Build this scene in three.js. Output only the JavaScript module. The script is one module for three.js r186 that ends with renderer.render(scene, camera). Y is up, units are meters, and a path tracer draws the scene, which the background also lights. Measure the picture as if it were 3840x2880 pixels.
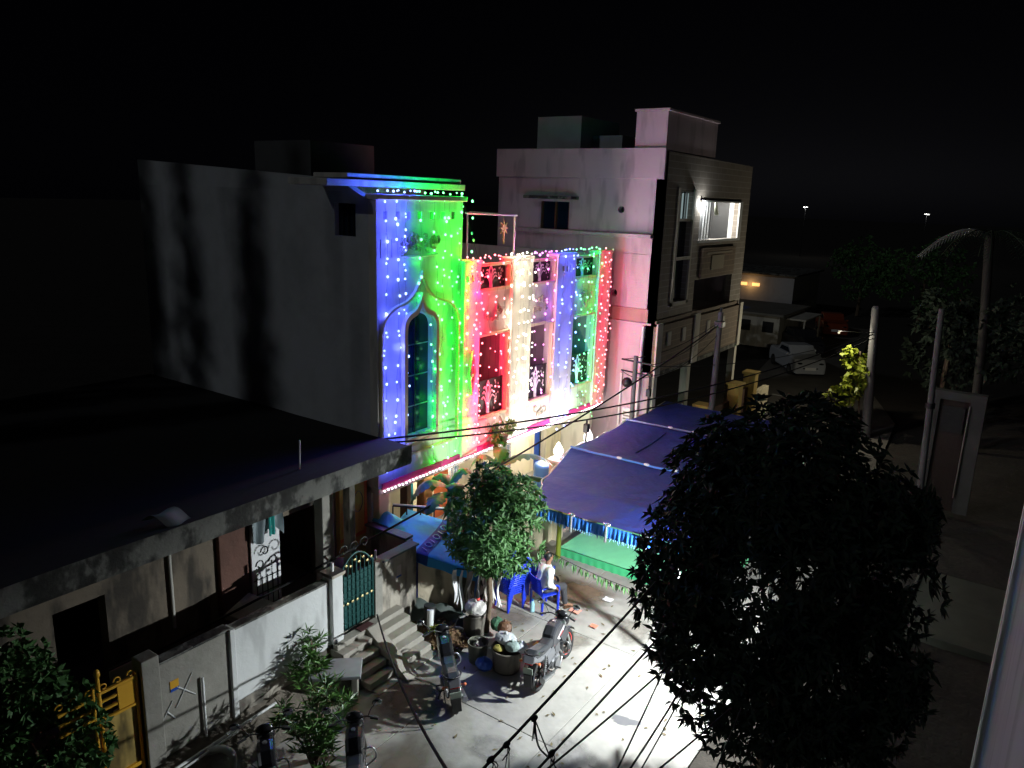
import * as THREE from 'three';
import { mergeGeometries } from 'three/addons/utils/BufferGeometryUtils.js';
import { RoundedBoxGeometry } from 'three/addons/geometries/RoundedBoxGeometry.js';
import { MarchingCubes } from 'three/addons/objects/MarchingCubes.js';

// ---------------------------------------------------------------- camera, sky, moon, exposure
const scene = new THREE.Scene();
const camera = new THREE.PerspectiveCamera(53.07, 1024 / 768, 0.05, 900);
camera.position.set(0, 9, 0);
camera.up.set(-0.16233, 0.97112, -0.17486);
camera.lookAt(-0.55294 * 10, 9 - 0.2363 * 10, -0.79901 * 10);

const renderer = new THREE.WebGLRenderer({ antialias: true });
renderer.setSize(1024, 768);
renderer.toneMapping = THREE.LinearToneMapping;
renderer.toneMappingExposure = 1;
renderer.shadowMap.enabled = true;

{ // a night sky: nearly black, a faint town glow low on the horizon
  const w = 128, h = 64, d = new Float32Array(w * h * 4);
  for (let j = 0; j < h; j++) for (let i = 0; i < w; i++) {
    const el = (j + 0.5) / h * 180 - 90, az = Math.abs((i + 0.5) / w - 0.21), town = 0.0004 + 0.0045 * Math.exp(-(az * az) / 0.004); // town lights lie down the street
    const g = Math.exp(-Math.abs(el) / 5) * town, k = (j * w + i) * 4;
    d[k] = 0.0003 + g; d[k + 1] = 0.0003 + g; d[k + 2] = 0.0006 + g * 1.1; d[k + 3] = 1;
  }
  const t = new THREE.DataTexture(d, w, h, THREE.RGBAFormat, THREE.FloatType);
  t.mapping = THREE.EquirectangularReflectionMapping; t.magFilter = THREE.LinearFilter; t.minFilter = THREE.LinearFilter;
  t.needsUpdate = true;
  scene.background = t; scene.environment = t;
}
const moon = new THREE.DirectionalLight(new THREE.Color().setRGB(0.85, 0.92, 1), 0.12);
moon.position.set(-34, 40, 52); moon.target.position.set(-8, 0, -14);
moon.castShadow = true; moon.shadow.radius = 3;
Object.assign(moon.shadow.camera, { left: -40, right: 40, top: 40, bottom: -40, near: 1, far: 160 });
moon.shadow.mapSize.set(2048, 2048);
scene.add(moon, moon.target);

// ---------------------------------------------------------------- helpers
const V = (x, y, z) => new THREE.Vector3(x, y, z);
const lin = (r, g, b) => new THREE.Color().setRGB(r, g, b);
function rng(s) { return () => { s |= 0; s = s + 0x6D2B79F5 | 0; let t = Math.imul(s ^ s >>> 15, 1 | s); t = t + Math.imul(t ^ t >>> 7, 61 | t) ^ t; return ((t ^ t >>> 14) >>> 0) / 4294967296; }; }
const R0 = rng(77);
const rr = (a, b, r = R0) => a + (b - a) * r();
const used = {};
function numbered(name) { const n = used[name] = (used[name] ?? -1) + 1; return n ? `${name}_${String(n).padStart(3, '0')}` : name; }
function tag(o, label, category, group, kind) {
  if (label) o.userData.label = label;
  if (category) o.userData.category = category;
  if (group) o.userData.group = group;
  if (kind) o.userData.kind = kind;
  return o;
}
// a thing: a Group at its base; parts of "world" things are written in world coordinates and shifted to the base
function thing(name, label, category, base = [0, 0, 0], { turn = 0, group, world = true, kind } = {}) {
  const o = new THREE.Group(); o.name = numbered(name); o.position.set(...base); o.rotation.y = turn;
  scene.add(o); tag(o, label, category, group, kind); o.userData.inWorld = world;
  return o;
}
function shiftOf(parent) { // where the parent's origin lies in the coordinates its parts are written in
  let p = parent, v = V(0, 0, 0);
  while (p && p !== scene) { if (p.userData.inWorld) v.add(p.position); else if (p.userData.inWorld === false) return V(0, 0, 0); p = p.parent; }
  return v;
}
function planarUV(g) { // uv in metres by the dominant direction of each face
  if (g.index) g = g.toNonIndexed();
  const p = g.attributes.position, n = p.count, uv = new Float32Array(n * 2), a = V(), b = V(), c = V(), e = V(), f = V();
  for (let i = 0; i < n; i += 3) {
    a.fromBufferAttribute(p, i); b.fromBufferAttribute(p, i + 1); c.fromBufferAttribute(p, i + 2);
    e.subVectors(b, a).cross(f.subVectors(c, a));
    const x = Math.abs(e.x), y = Math.abs(e.y), z = Math.abs(e.z);
    [a, b, c].forEach((q, k) => {
      const [u, v] = y >= x && y >= z ? [q.x, q.z] : x >= z ? [q.z, q.y] : [q.x, q.y];
      uv[(i + k) * 2] = u; uv[(i + k) * 2 + 1] = v;
    });
  }
  g.setAttribute('uv', new THREE.BufferAttribute(uv, 2));
  return g;
}
function clean(g, keepUV) {
  if (g.index) g = g.toNonIndexed();
  if (!g.attributes.normal) g.computeVertexNormals();
  for (const k of Object.keys(g.attributes)) if (!['position', 'normal', 'uv'].includes(k)) g.deleteAttribute(k);
  if (!keepUV || !g.attributes.uv) g = planarUV(g);
  g.morphAttributes = {};
  return g;
}
function mesh(name, geos, mat, parent = scene, { keepUV = false } = {}) {
  let g = (Array.isArray(geos) ? geos : [geos]).map((x) => clean(x.clone(), keepUV));
  g = g.length > 1 ? mergeGeometries(g) : g[0];
  const s = parent === scene ? V(0, 0, 0) : shiftOf(parent);
  if (s.lengthSq()) g.translate(-s.x, -s.y, -s.z);
  const m = new THREE.Mesh(g, mat); m.name = parent === scene ? numbered(name) : name;
  m.castShadow = m.receiveShadow = true;
  parent.add(m);
  return m;
}
const box = (x0, x1, y0, y1, z0, z1) => new THREE.BoxGeometry(Math.abs(x1 - x0), Math.abs(y1 - y0), Math.abs(z1 - z0)).translate((x0 + x1) / 2, (y0 + y1) / 2, (z0 + z1) / 2);
function rbox(x0, x1, y0, y1, z0, z1, r = 0.02, s = 2) {
  return new RoundedBoxGeometry(Math.abs(x1 - x0), Math.abs(y1 - y0), Math.abs(z1 - z0), s, Math.min(r, Math.abs(x1 - x0) / 2.01, Math.abs(y1 - y0) / 2.01, Math.abs(z1 - z0) / 2.01)).translate((x0 + x1) / 2, (y0 + y1) / 2, (z0 + z1) / 2);
}
function rod(a, b, r0, r1 = r0, n = 8) {
  const d = b.clone().sub(a), L = d.length();
  const g = new THREE.CylinderGeometry(r1, r0, L, n, 1);
  g.applyQuaternion(new THREE.Quaternion().setFromUnitVectors(V(0, 1, 0), d.normalize()));
  return g.translate((a.x + b.x) / 2, (a.y + b.y) / 2, (a.z + b.z) / 2);
}
const tube = (pts, r, seg = 24, n = 6, closed = false) => new THREE.TubeGeometry(new THREE.CatmullRomCurve3(pts, closed), seg, r, n, closed);
const sph = (x, y, z, r, sx = 1, sy = 1, sz = 1, w = 14, h = 10) => new THREE.SphereGeometry(r, w, h).scale(sx, sy, sz).translate(x, y, z);
const lathe = (pts, n = 20) => new THREE.LatheGeometry(pts.map(([r, y]) => new THREE.Vector2(r, y)), n);
// a shape drawn as (u = -z, y) and set upright as a wall that faces +x, its back at x
const XB = new THREE.Matrix4().makeBasis(V(0, 0, -1), V(0, 1, 0), V(1, 0, 0));
const upright = (g, x) => g.applyMatrix4(XB).translate(x, 0, 0);
const ext = (shape, depth, bevel = 0, seg = 16) => new THREE.ExtrudeGeometry(shape, { depth, bevelEnabled: bevel > 0, bevelSize: bevel, bevelThickness: bevel, bevelSegments: 2, curveSegments: seg });
const poly = (pts) => { const s = new THREE.Shape(); pts.forEach(([x, y], i) => i ? s.lineTo(x, y) : s.moveTo(x, y)); s.closePath(); return s; };
function sag(a, b, drop, n = 14) { const p = []; for (let i = 0; i <= n; i++) { const t = i / n; p.push(V(a.x + (b.x - a.x) * t, a.y + (b.y - a.y) * t - drop * 4 * t * (1 - t), a.z + (b.z - a.z) * t)); } return p; }
// a cloth or ground sheet through a grid of points f(i, j)
function sheet(nu, nv, f) {
  const pos = [], uv = [], idx = [];
  for (let j = 0; j <= nv; j++) for (let i = 0; i <= nu; i++) { const q = f(i / nu, j / nv); pos.push(q.x, q.y, q.z); uv.push(i / nu, j / nv); }
  for (let j = 0; j < nv; j++) for (let i = 0; i < nu; i++) { const a = j * (nu + 1) + i, b = a + 1, c = a + nu + 1, d = c + 1; idx.push(a, b, d, a, d, c); }
  const g = new THREE.BufferGeometry();
  g.setAttribute('position', new THREE.Float32BufferAttribute(pos, 3)); g.setAttribute('uv', new THREE.Float32BufferAttribute(uv, 2));
  g.setIndex(idx); g.computeVertexNormals();
  return g;
}

// ---------------------------------------------------------------- procedural textures
function lattice(n, seed) { const r = rng(seed), a = new Float32Array(n * n); for (let i = 0; i < n * n; i++) a[i] = r(); return a; }
function vnoise(L, n, x, y) {
  x = ((x % n) + n) % n; y = ((y % n) + n) % n;
  const i = Math.floor(x), j = Math.floor(y), u = x - i, v = y - j, i1 = (i + 1) % n, j1 = (j + 1) % n;
  const s = u * u * (3 - 2 * u), t = v * v * (3 - 2 * v);
  return (L[j * n + i] * (1 - s) + L[j * n + i1] * s) * (1 - t) + (L[j1 * n + i] * (1 - s) + L[j1 * n + i1] * s) * t;
}
const toS = (c) => Math.round(255 * Math.min(1, Math.max(0, c <= 0.0031308 ? c * 12.92 : 1.055 * Math.pow(c, 1 / 2.4) - 0.055)));
function texture(size, metres, f, srgb = true) {
  const d = new Uint8Array(size * size * 4);
  for (let j = 0; j < size; j++) for (let i = 0; i < size; i++) {
    const v = f(i / size, j / size), k = (j * size + i) * 4, q = Array.isArray(v) ? v : [v, v, v];
    for (let c = 0; c < 3; c++) d[k + c] = srgb ? toS(q[c]) : Math.round(255 * Math.min(1, Math.max(0, q[c])));
    d[k + 3] = 255;
  }
  const t = new THREE.DataTexture(d, size, size, THREE.RGBAFormat);
  t.wrapS = t.wrapT = THREE.RepeatWrapping; t.magFilter = THREE.LinearFilter; t.minFilter = THREE.LinearMipmapLinearFilter; t.generateMipmaps = true;
  if (srgb) t.colorSpace = THREE.SRGBColorSpace;
  t.repeat.set(1 / metres, 1 / metres); t.needsUpdate = true;
  return t;
}
function fbmMaker(seed) {
  const Ls = [4, 8, 16, 32, 64, 128].map((n, i) => [lattice(n, seed + i * 13), n]);
  return (u, v, o0 = 0, o1 = 6, sx = 1, sy = 1) => { let s = 0, a = 1, w = 0; for (let o = o0; o < o1; o++) { const [L, n] = Ls[o]; s += a * vnoise(L, n, u * n * sx, v * n * sy); w += a; a *= 0.55; } return s / w; };
}
const F1 = fbmMaker(11), F2 = fbmMaker(401), F3 = fbmMaker(907);
const ss = (a, b, x) => { const t = Math.min(1, Math.max(0, (x - a) / (b - a))); return t * t * (3 - 2 * t); };
const lat9 = lattice(32, 5);
const T = {
  concrete: texture(1024, 5, (u, v) => { const a = F1(u, v), b = F2(u, v, 3, 6), s = ss(0.52, 0.7, F3(u, v, 0, 4)); const k = 0.62 + 0.5 * a - 0.16 * s + 0.22 * (b - 0.5); return [k, k * 0.985, k * 0.95]; }),
  concreteB: texture(512, 1.3, (u, v) => F2(u, v, 2, 6), false),
  plaster: texture(1024, 4, (u, v) => { const a = F2(u, v, 0, 6), st = ss(0.5, 0.75, F1(u, v * 0.25, 2, 5, 1, 1)) * 0.22; const k = 0.84 + 0.2 * a - st; return [k, k * 0.99, k * 0.97]; }),
  stain: texture(1024, 4, (u, v) => { const st = F1(u, v, 2, 6, 1, 0.25), a = F2(u, v, 0, 6), b = ss(0.42, 0.62, st * 0.6 + a * 0.4); const k = 0.95 - 0.72 * b + 0.15 * (F3(u, v, 3, 6) - 0.5); return [k, k * 0.97, k * 0.92]; }),
  mould: texture(1024, 3, (u, v) => { const st = F3(u, v, 2, 6, 1, 0.5), a = F1(u, v, 1, 6), b = ss(0.4, 0.6, st * 0.5 + a * 0.5); const k = 0.16 + 0.8 * b * b + 0.1 * (F2(u, v, 3, 6) - 0.5); return [k, k, k * 0.96]; }),
  soil: texture(1024, 3, (u, v) => { const a = F1(u, v), b = F2(u, v, 3, 6); const k = 0.45 + 0.6 * a + 0.5 * (b - 0.5); return [k, k * 0.94, k * 0.86]; }),
  fabric: texture(512, 0.6, (u, v) => 0.86 + 0.1 * Math.sin(u * 400) * Math.sin(v * 400) + 0.14 * (F2(u, v) - 0.5)),
  tarp: texture(512, 1.6, (u, v) => 0.8 + 0.3 * (F1(u, v, 0, 5, 1, 1) - 0.5) + 0.05 * Math.sin(u * 500)),
  tarpB: texture(512, 1.9, (u, v) => F3(u, v, 0, 4), false),
  bark: texture(512, 0.5, (u, v) => { const k = 0.55 + 0.7 * F1(u, v, 2, 6, 1, 0.3); return [k, k * 0.93, k * 0.85]; }),
  cladding: texture(512, 1.6, (u, v) => { const row = Math.floor(v * 8), f = v * 8 - row, off = (row % 2) * 0.5, cu = (u * 3 + off) % 1; const joint = (f < 0.1 || cu < 0.025) ? 0.55 : 0; const tone = 0.7 + 0.3 * vnoise(lat9, 32, Math.floor(u * 3 + off) * 5 + row * 3 + 0.5, row * 7 + 0.5); return joint ? [1.0, 0.98, 0.95] : [tone * 0.72, tone * 0.68, tone * 0.64]; }),
  wallrun: texture(1024, 9, (u, v) => { const st = ss(0.5, 0.75, F2(u, v * 0.12, 1, 5)), a = F1(u, v, 1, 6, 1, 0.6), b = F3(u, v, 3, 6); const k = 0.95 - 0.3 * st + 0.3 * (a - 0.5) + 0.2 * (b - 0.5); return [k, k, k * 0.98]; }),
};

// ---------------------------------------------------------------- materials
const mat = (c, o = {}) => new THREE.MeshStandardMaterial({ color: lin(...c), roughness: 0.8, ...o });
const glow = (c, k, base = c) => new THREE.MeshStandardMaterial({ color: lin(...base), emissive: lin(...c), emissiveIntensity: k, roughness: 0.4 });
const M = {
  slab: mat([0.36, 0.35, 0.325], { map: T.concrete, bumpMap: T.concreteB, bumpScale: 0.006, roughness: 0.85 }),
  asphalt: mat([0.09, 0.085, 0.08], { map: T.soil, bumpMap: T.concreteB, bumpScale: 0.01, roughness: 0.95 }),
  soil: mat([0.045, 0.04, 0.034], { map: T.soil, bumpMap: T.concreteB, bumpScale: 0.02, roughness: 1 }),
  verge: mat([0.22, 0.2, 0.175], { map: T.soil, bumpMap: T.concreteB, bumpScale: 0.02, roughness: 1 }),
  step: mat([0.36, 0.34, 0.3], { map: T.concrete, bumpMap: T.concreteB, bumpScale: 0.006 }),
  whiteWall: mat([0.68, 0.7, 0.7], { map: T.plaster, bumpMap: T.concreteB, bumpScale: 0.004 }),
  greyWall: mat([0.3, 0.29, 0.26], { map: T.concrete, bumpMap: T.concreteB, bumpScale: 0.008 }),
  stainWall: mat([0.4, 0.37, 0.32], { map: T.stain, bumpMap: T.concreteB, bumpScale: 0.008 }),
  roofBlack: mat([0.022, 0.022, 0.023], { map: T.soil, roughness: 1 }),
  roofGrey: mat([0.1, 0.1, 0.1], { map: T.concrete }),
  fascia: mat([0.22, 0.22, 0.205], { map: T.mould, bumpMap: T.concreteB, bumpScale: 0.015 }),
  oldPlaster: mat([0.17, 0.14, 0.105], { map: T.stain, bumpMap: T.concreteB, bumpScale: 0.006 }),
  brickRed: mat([0.15, 0.07, 0.05], { map: T.concrete, bumpMap: T.concreteB, bumpScale: 0.01 }),
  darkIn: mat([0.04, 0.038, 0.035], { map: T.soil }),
  yellowPaint: mat([0.62, 0.43, 0.12], { map: T.plaster }),
  orangePaint: mat([0.6, 0.14, 0.04], { roughness: 0.6 }),
  cream: mat([0.74, 0.66, 0.46], { map: T.plaster }),
  creamLight: mat([0.72, 0.69, 0.6], { map: T.plaster }),
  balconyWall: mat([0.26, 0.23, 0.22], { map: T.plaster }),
  facade: mat([0.66, 0.63, 0.56], { map: T.plaster, bumpMap: T.concreteB, bumpScale: 0.003 }),
  moulding: mat([0.6, 0.5, 0.32], { roughness: 0.7 }),
  relief: mat([0.42, 0.36, 0.27], { roughness: 0.8 }),
  sideWall: mat([0.52, 0.53, 0.54], { map: T.wallrun, bumpMap: T.concreteB, bumpScale: 0.004 }),
  pink: mat([0.62, 0.5, 0.56], { map: T.plaster, bumpMap: T.concreteB, bumpScale: 0.003 }),
  clad: mat([0.46, 0.42, 0.38], { map: T.cladding }),
  tileBrown: mat([0.36, 0.28, 0.21], { map: T.cladding }),
  glassDark: new THREE.MeshPhysicalMaterial({ color: lin(0.004, 0.014, 0.03), roughness: 0.18, metalness: 0, specularIntensity: 1 }),
  black: mat([0.012, 0.012, 0.013], { roughness: 0.5 }),
  blackIron: mat([0.015, 0.015, 0.016], { roughness: 0.45, metalness: 0.3 }),
  whitePaint: mat([0.75, 0.76, 0.76], { roughness: 0.5 }),
  steel: mat([0.5, 0.51, 0.52], { roughness: 0.28, metalness: 0.95 }),
  foil: mat([0.75, 0.75, 0.78], { roughness: 0.25, metalness: 0.9 }),
  greenGate: mat([0.015, 0.075, 0.07], { roughness: 0.45, metalness: 0.2 }),
  gold: mat([0.75, 0.6, 0.28], { roughness: 0.35, metalness: 0.4 }),
  gateYellow: mat([0.72, 0.38, 0.03], { roughness: 0.5, metalness: 0.1 }),
  gateRust: mat([0.5, 0.36, 0.1], { map: T.stain, roughness: 0.7 }),
  wood: mat([0.3, 0.15, 0.05], { map: T.bark, roughness: 0.6 }),
  woodDark: mat([0.12, 0.06, 0.03], { map: T.bark, roughness: 0.6 }),
  teal: mat([0.03, 0.32, 0.34], { map: T.fabric }),
  tarpNavy: mat([0.006, 0.022, 0.2], { map: T.tarp, bumpMap: T.tarpB, bumpScale: 0.05, roughness: 0.62 }),
  tarpBlue: mat([0.04, 0.36, 0.8], { map: T.tarp, bumpMap: T.tarpB, bumpScale: 0.03, roughness: 0.9, side: THREE.DoubleSide }),
  tarpStripe: mat([0.008, 0.06, 0.3], { map: T.tarp, roughness: 0.9, side: THREE.DoubleSide }),
  tarpMark: mat([0.06, 0.36, 0.65], { roughness: 0.6 }),
  frill: mat([0.02, 0.16, 0.6], { map: T.fabric, roughness: 0.6, side: THREE.DoubleSide }),
  greenCloth: mat([0.2, 0.74, 0.38], { map: T.fabric, roughness: 0.8 }),
  greenClothDark: mat([0.06, 0.5, 0.2], { map: T.fabric, roughness: 0.85 }),
  beigeCloth: mat([0.6, 0.54, 0.42], { map: T.stain, bumpMap: T.tarpB, bumpScale: 0.02, roughness: 0.9 }),
  chairBlue: mat([0.012, 0.04, 0.55], { roughness: 0.35 }),
  skin: mat([0.24, 0.12, 0.07], { roughness: 0.6 }),
  shirt: mat([0.78, 0.8, 0.78], { map: T.fabric, roughness: 0.9 }),
  trousers: mat([0.05, 0.05, 0.055], { map: T.fabric, roughness: 0.9 }),
  hair: mat([0.01, 0.009, 0.008], { roughness: 0.5 }),
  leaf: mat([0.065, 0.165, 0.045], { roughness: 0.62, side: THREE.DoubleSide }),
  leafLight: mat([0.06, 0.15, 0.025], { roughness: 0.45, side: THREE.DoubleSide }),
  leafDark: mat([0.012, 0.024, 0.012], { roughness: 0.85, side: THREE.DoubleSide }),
  leafYellow: mat([0.2, 0.24, 0.02], { roughness: 0.5, side: THREE.DoubleSide }),
  banana: new THREE.MeshPhysicalMaterial({ color: lin(0.025, 0.11, 0.012), roughness: 0.45, side: THREE.DoubleSide, transmission: 0.25, thickness: 0 }),
  bark: mat([0.16, 0.125, 0.09], { map: T.bark, bumpMap: T.concreteB, bumpScale: 0.02, roughness: 1 }),
  pole: mat([0.11, 0.11, 0.115], { map: T.concrete }),
  rubber: mat([0.018, 0.018, 0.018], { roughness: 0.85 }),
  tankGrey: mat([0.05, 0.052, 0.06], { roughness: 0.28, metalness: 0.35 }),
  tankBlack: mat([0.012, 0.012, 0.014], { roughness: 0.25 }),
  seatVinyl: mat([0.03, 0.032, 0.036], { roughness: 0.45 }),
  engine: mat([0.2, 0.2, 0.205], { roughness: 0.45, metalness: 0.6 }),
  redTape: mat([0.6, 0.06, 0.05], { roughness: 0.5 }),
  redLens: mat([0.4, 0.008, 0.01], { roughness: 0.2 }),
  mirror: mat([0.75, 0.78, 0.8], { roughness: 0.06, metalness: 1 }),
  cable: mat([0.008, 0.008, 0.008], { roughness: 1 }),
  plasticWhite: mat([0.72, 0.73, 0.72], { roughness: 0.45 }),
  plasticGreen: mat([0.05, 0.3, 0.12], { roughness: 0.5 }),
  plasticBlue: mat([0.02, 0.08, 0.4], { roughness: 0.4 }),
  plasticPink: mat([0.65, 0.03, 0.16], { roughness: 0.55 }),
  paperYellow: mat([0.6, 0.5, 0.1], { roughness: 0.8 }),
  litter: mat([0.2, 0.12, 0.07], { map: T.soil, roughness: 1 }),
  bucket: mat([0.14, 0.13, 0.11], { map: T.stain, roughness: 0.7 }),
};

// ---------------------------------------------------------------- ground and street
{
  const g = new THREE.PlaneGeometry(900, 900, 1, 1).rotateX(-Math.PI / 2).translate(0, -0.16, -200);
  tag(mesh('ground', g, M.soil), 'dark bare earth spreading to the horizon under everything', null, null, 'structure');
  const st = thing('street', 'pale concrete street between the old house wall and the big dark tree', null, [-6.5, 0, -12], { kind: 'structure' });
  const xs = [-9.3, -7.95, -5.75, -3.6], zs = [3.2, -0.1, -3.3, -6.4, -9.7, -13, -16.4, -19.8, -23.2];
  for (let i = 0; i < 3; i++) for (let j = 0; j < zs.length - 1; j++)
    mesh('concrete_slab', rbox(xs[i] + 0.006, xs[i + 1] - 0.006, -0.14, rr(-0.004, 0.002), zs[j + 1] + 0.006, zs[j] - 0.006, 0.012, 1), M.slab, st);
  // a damp patch on the near slabs
  const ds = new THREE.Shape(); const rp = rng(9);
  for (let i = 0; i <= 26; i++) { const a = i / 26 * Math.PI * 2, r = 0.8 + 0.4 * Math.sin(a * 3 + 1) * rp() + 0.15 * rp(); ds[i ? 'lineTo' : 'moveTo'](Math.cos(a) * 0.3 * r, Math.sin(a) * 0.13 * r); }
  mesh('damp_patch', new THREE.ShapeGeometry(ds).rotateX(-Math.PI / 2).rotateY(0.3).translate(-4.95, 0.006, -11.05), mat([0.16, 0.16, 0.17], { map: T.concrete, roughness: 0.35 }), st);
  // dust, mud and old oil lying on the slabs: soft edged patches
  const blot = (seed) => { const n = 128, d = new Uint8Array(n * n * 4), o = seed * 0.137; for (let j = 0; j < n; j++) for (let i = 0; i < n; i++) { const u = i / n - 0.5, v = j / n - 0.5, q = ss(0.5, 0.15, Math.hypot(u, v) + 0.35 * (F1(i / n * 0.7 + o, j / n * 0.7 + o, 0, 5) - 0.5)) * (0.55 + 0.7 * F2(i / n + o, j / n, 2, 6)), k = (j * n + i) * 4; d[k] = d[k + 1] = d[k + 2] = Math.min(255, q * 255); d[k + 3] = 255; } const t = new THREE.DataTexture(d, n, n, THREE.RGBAFormat); t.magFilter = THREE.LinearFilter; t.needsUpdate = true; return t; };
  const B1 = blot(1), B2 = blot(5), B3 = blot(9);
  [[-7.9, -14.6, 2.0, 1.5, B1, [0.15, 0.1, 0.06]], [-8.3, -9.3, 2.2, 2.0, B2, [0.11, 0.085, 0.06]], [-7.2, -7.6, 2.6, 1.8, B3, [0.11, 0.09, 0.065]], [-5.2, -9.6, 1.6, 1.1, B2, [0.24, 0.23, 0.215]], [-6.4, -9.0, 1.1, 0.8, B1, [0.24, 0.23, 0.21]], [-7.0, -12.6, 1.2, 0.7, B3, [0.2, 0.18, 0.15]], [-6.1, -13.8, 1.3, 1.0, B2, [0.22, 0.2, 0.17]], [-5.5, -8.3, 1.9, 1.3, B1, [0.23, 0.22, 0.2]], [-8.6, -12.6, 1.3, 0.9, B3, [0.17, 0.14, 0.11]]].forEach(([x, z, w, d, t, c], i) =>
    mesh('stain', new THREE.PlaneGeometry(w, d).rotateX(-Math.PI / 2).rotateY(i * 0.8).translate(x, 0.008 + i * 0.0012, z), new THREE.MeshStandardMaterial({ color: lin(...c), roughness: 0.95, alphaMap: t, transparent: true }), st, { keepUV: true }));
  mesh('road_verge', sheet(20, 60, (u, v) => { const x = -9.26 - u * 0.8, z = 3 - v * 11.85; return V(x, 0.0 + u * 0.42 + 0.05 * (F1(x * 0.31, z * 0.23) - 0.5) * (u > 0.02 ? 1 : 0) - 0.01, z); }), M.verge, st);
  mesh('road_verge', sheet(8, 40, (u, v) => V(-3.6 + u * 3.9, -0.03 - 0.02 * u + 0.06 * (F2(u, v) - 0.5), 3 - v * 27)), M.soil, st);
  mesh('road_verge', sheet(12, 20, (u, v) => { const x = -9.29 - u * 2.6, z = -10.6 - v * 12.6; return V(x, -0.005 + 0.05 * (F1(x * 0.3, z * 0.2) - 0.5) * u, z); }), M.step, st);
  const lane = poly([[-3.6, 23.2], [-4.6, 36], [-8.2, 46], [-10.8, 64], [-14.6, 64], [-13.2, 46], [-11.4, 34], [-9.9, 23.2]].map(([x, z]) => [x, z]));
  const lg = new THREE.ShapeGeometry(lane).rotateX(-Math.PI / 2).translate(0, -0.03, 0);
  tag(mesh('lane', lg, mat([0.17, 0.16, 0.145], { map: T.concrete, bumpMap: T.concreteB, bumpScale: 0.01 })), 'dim lane past the tall tiled building where the car stands', null, null, 'structure');
  for (const [a, b] of [[[-10.4, -37.6], [-6.6, -37.2]], [[-8.6, -39.8], [-6.9, -38.2]]]) {
    const A = V(a[0], -0.02, a[1]), B = V(b[0], -0.02, b[1]), d = B.clone().sub(A).normalize(), n = V(-d.z, 0, d.x).multiplyScalar(0.07);
    const q = new THREE.BufferGeometry().setFromPoints([A.clone().add(n), B.clone().add(n), B.clone().sub(n), A.clone().add(n), B.clone().sub(n), A.clone().sub(n)]);
    q.computeVertexNormals();
    mesh('painted_line', q, mat([0.6, 0.6, 0.58]), scene.getObjectByName('lane'));
  }
}

// ---------------------------------------------------------------- lamps that light the place
function lampInto(parent, p, color, intensity, radius = 1, shadow = true) {
  const l = new THREE.PointLight(lin(...color), intensity, 0, 2); const s = shiftOf(parent);
  l.position.set(p[0] - s.x, p[1] - s.y, p[2] - s.z); l.castShadow = shadow; l.shadow.radius = radius; l.name = 'lamp_light';
  parent.add(l); return l;
}
{ // the street lamp behind the crown of the big tree
  const t = thing('street_lamp', 'white street lamp on a steel pole behind the big dark tree', 'street lamp', [-3.2, 0, -12.9]);
  mesh('pole', [rod(V(-3.2, -0.1, -12.9), V(-3.2, 3.2, -12.9), 0.055, 0.045, 12), tube([V(-3.2, 3.15, -12.9), V(-3.3, 3.32, -12.85), V(-3.75, 3.22, -12.68)], 0.024, 12, 8)], M.steel, t);
  mesh('base_plate', rbox(-3.35, -3.05, -0.06, 0.02, -13.05, -12.75, 0.01), M.steel, t);
  mesh('lamp_head', sph(-3.88, 3.17, -12.61, 0.11, 1.7, 0.5, 1), M.plasticWhite, t);
  mesh('bulb', sph(-3.9, 3.07, -12.6, 0.06, 1.6, 0.8, 1), glow([0.9, 0.97, 1], 14), t);
  mesh('unseen_hood', [rbox(-3.78, -3.76, 2.78, 3.26, -12.86, -12.34, 0.008), rbox(-4.05, -3.76, 3.235, 3.255, -12.86, -12.34, 0.008)], M.steel, t);  // unseen plates, placed to keep the lamp light off the right side
  mesh('unseen_bulb', sph(-3.2, 3.28, -12.9, 0.05), glow([0.9, 0.97, 1], 4), t);  // unseen second bulb, placed to light the near wall at the right edge
  lampInto(t, [-3.2, 3.28, -12.9], [0.9, 0.97, 1], 4.5, 2);
  const sp = new THREE.SpotLight(lin(0.9, 0.97, 1), 200, 0, Math.PI / 180 * 88, 0.35, 2); // the head throws most of its light across the street
  sp.position.set(-3.9 + 3.2, 3.05, -12.6 + 12.9); sp.target.position.set(-5.03 + 3.2, 0, -12.55 + 12.9); sp.castShadow = true; sp.shadow.radius = 3; sp.name = 'lamp_light'; t.add(sp, sp.target);
}

// ---------------------------------------------------------------- the lit house
const FX = -11.2, LH = thing('decorated_house', 'festive two storey house front hung with curtains of coloured lights', 'house', [-11.2, 0, -16]);
const U = (z) => -z;
function ogee(u0, u1, y0, ys, ya) { // an onion arch
  const um = (u0 + u1) / 2, w = (u1 - u0) / 2, H = ya - ys, s = new THREE.Shape();
  s.moveTo(u0, y0); s.lineTo(u0, ys);
  s.bezierCurveTo(u0, ys + H * 0.4, u0 + w * 0.3, ys + H * 0.46, u0 + w * 0.55, ys + H * 0.52);
  s.bezierCurveTo(u0 + w * 0.8, ys + H * 0.58, um - w * 0.06, ys + H * 0.8, um, ya);
  s.bezierCurveTo(um + w * 0.06, ys + H * 0.8, u1 - w * 0.8, ys + H * 0.58, u1 - w * 0.55, ys + H * 0.52);
  s.bezierCurveTo(u1 - w * 0.3, ys + H * 0.46, u1, ys + H * 0.4, u1, ys);
  s.lineTo(u1, y0); s.closePath();
  return s;
}
const asHole = (s) => new THREE.Path(s.getPoints(18));
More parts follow.
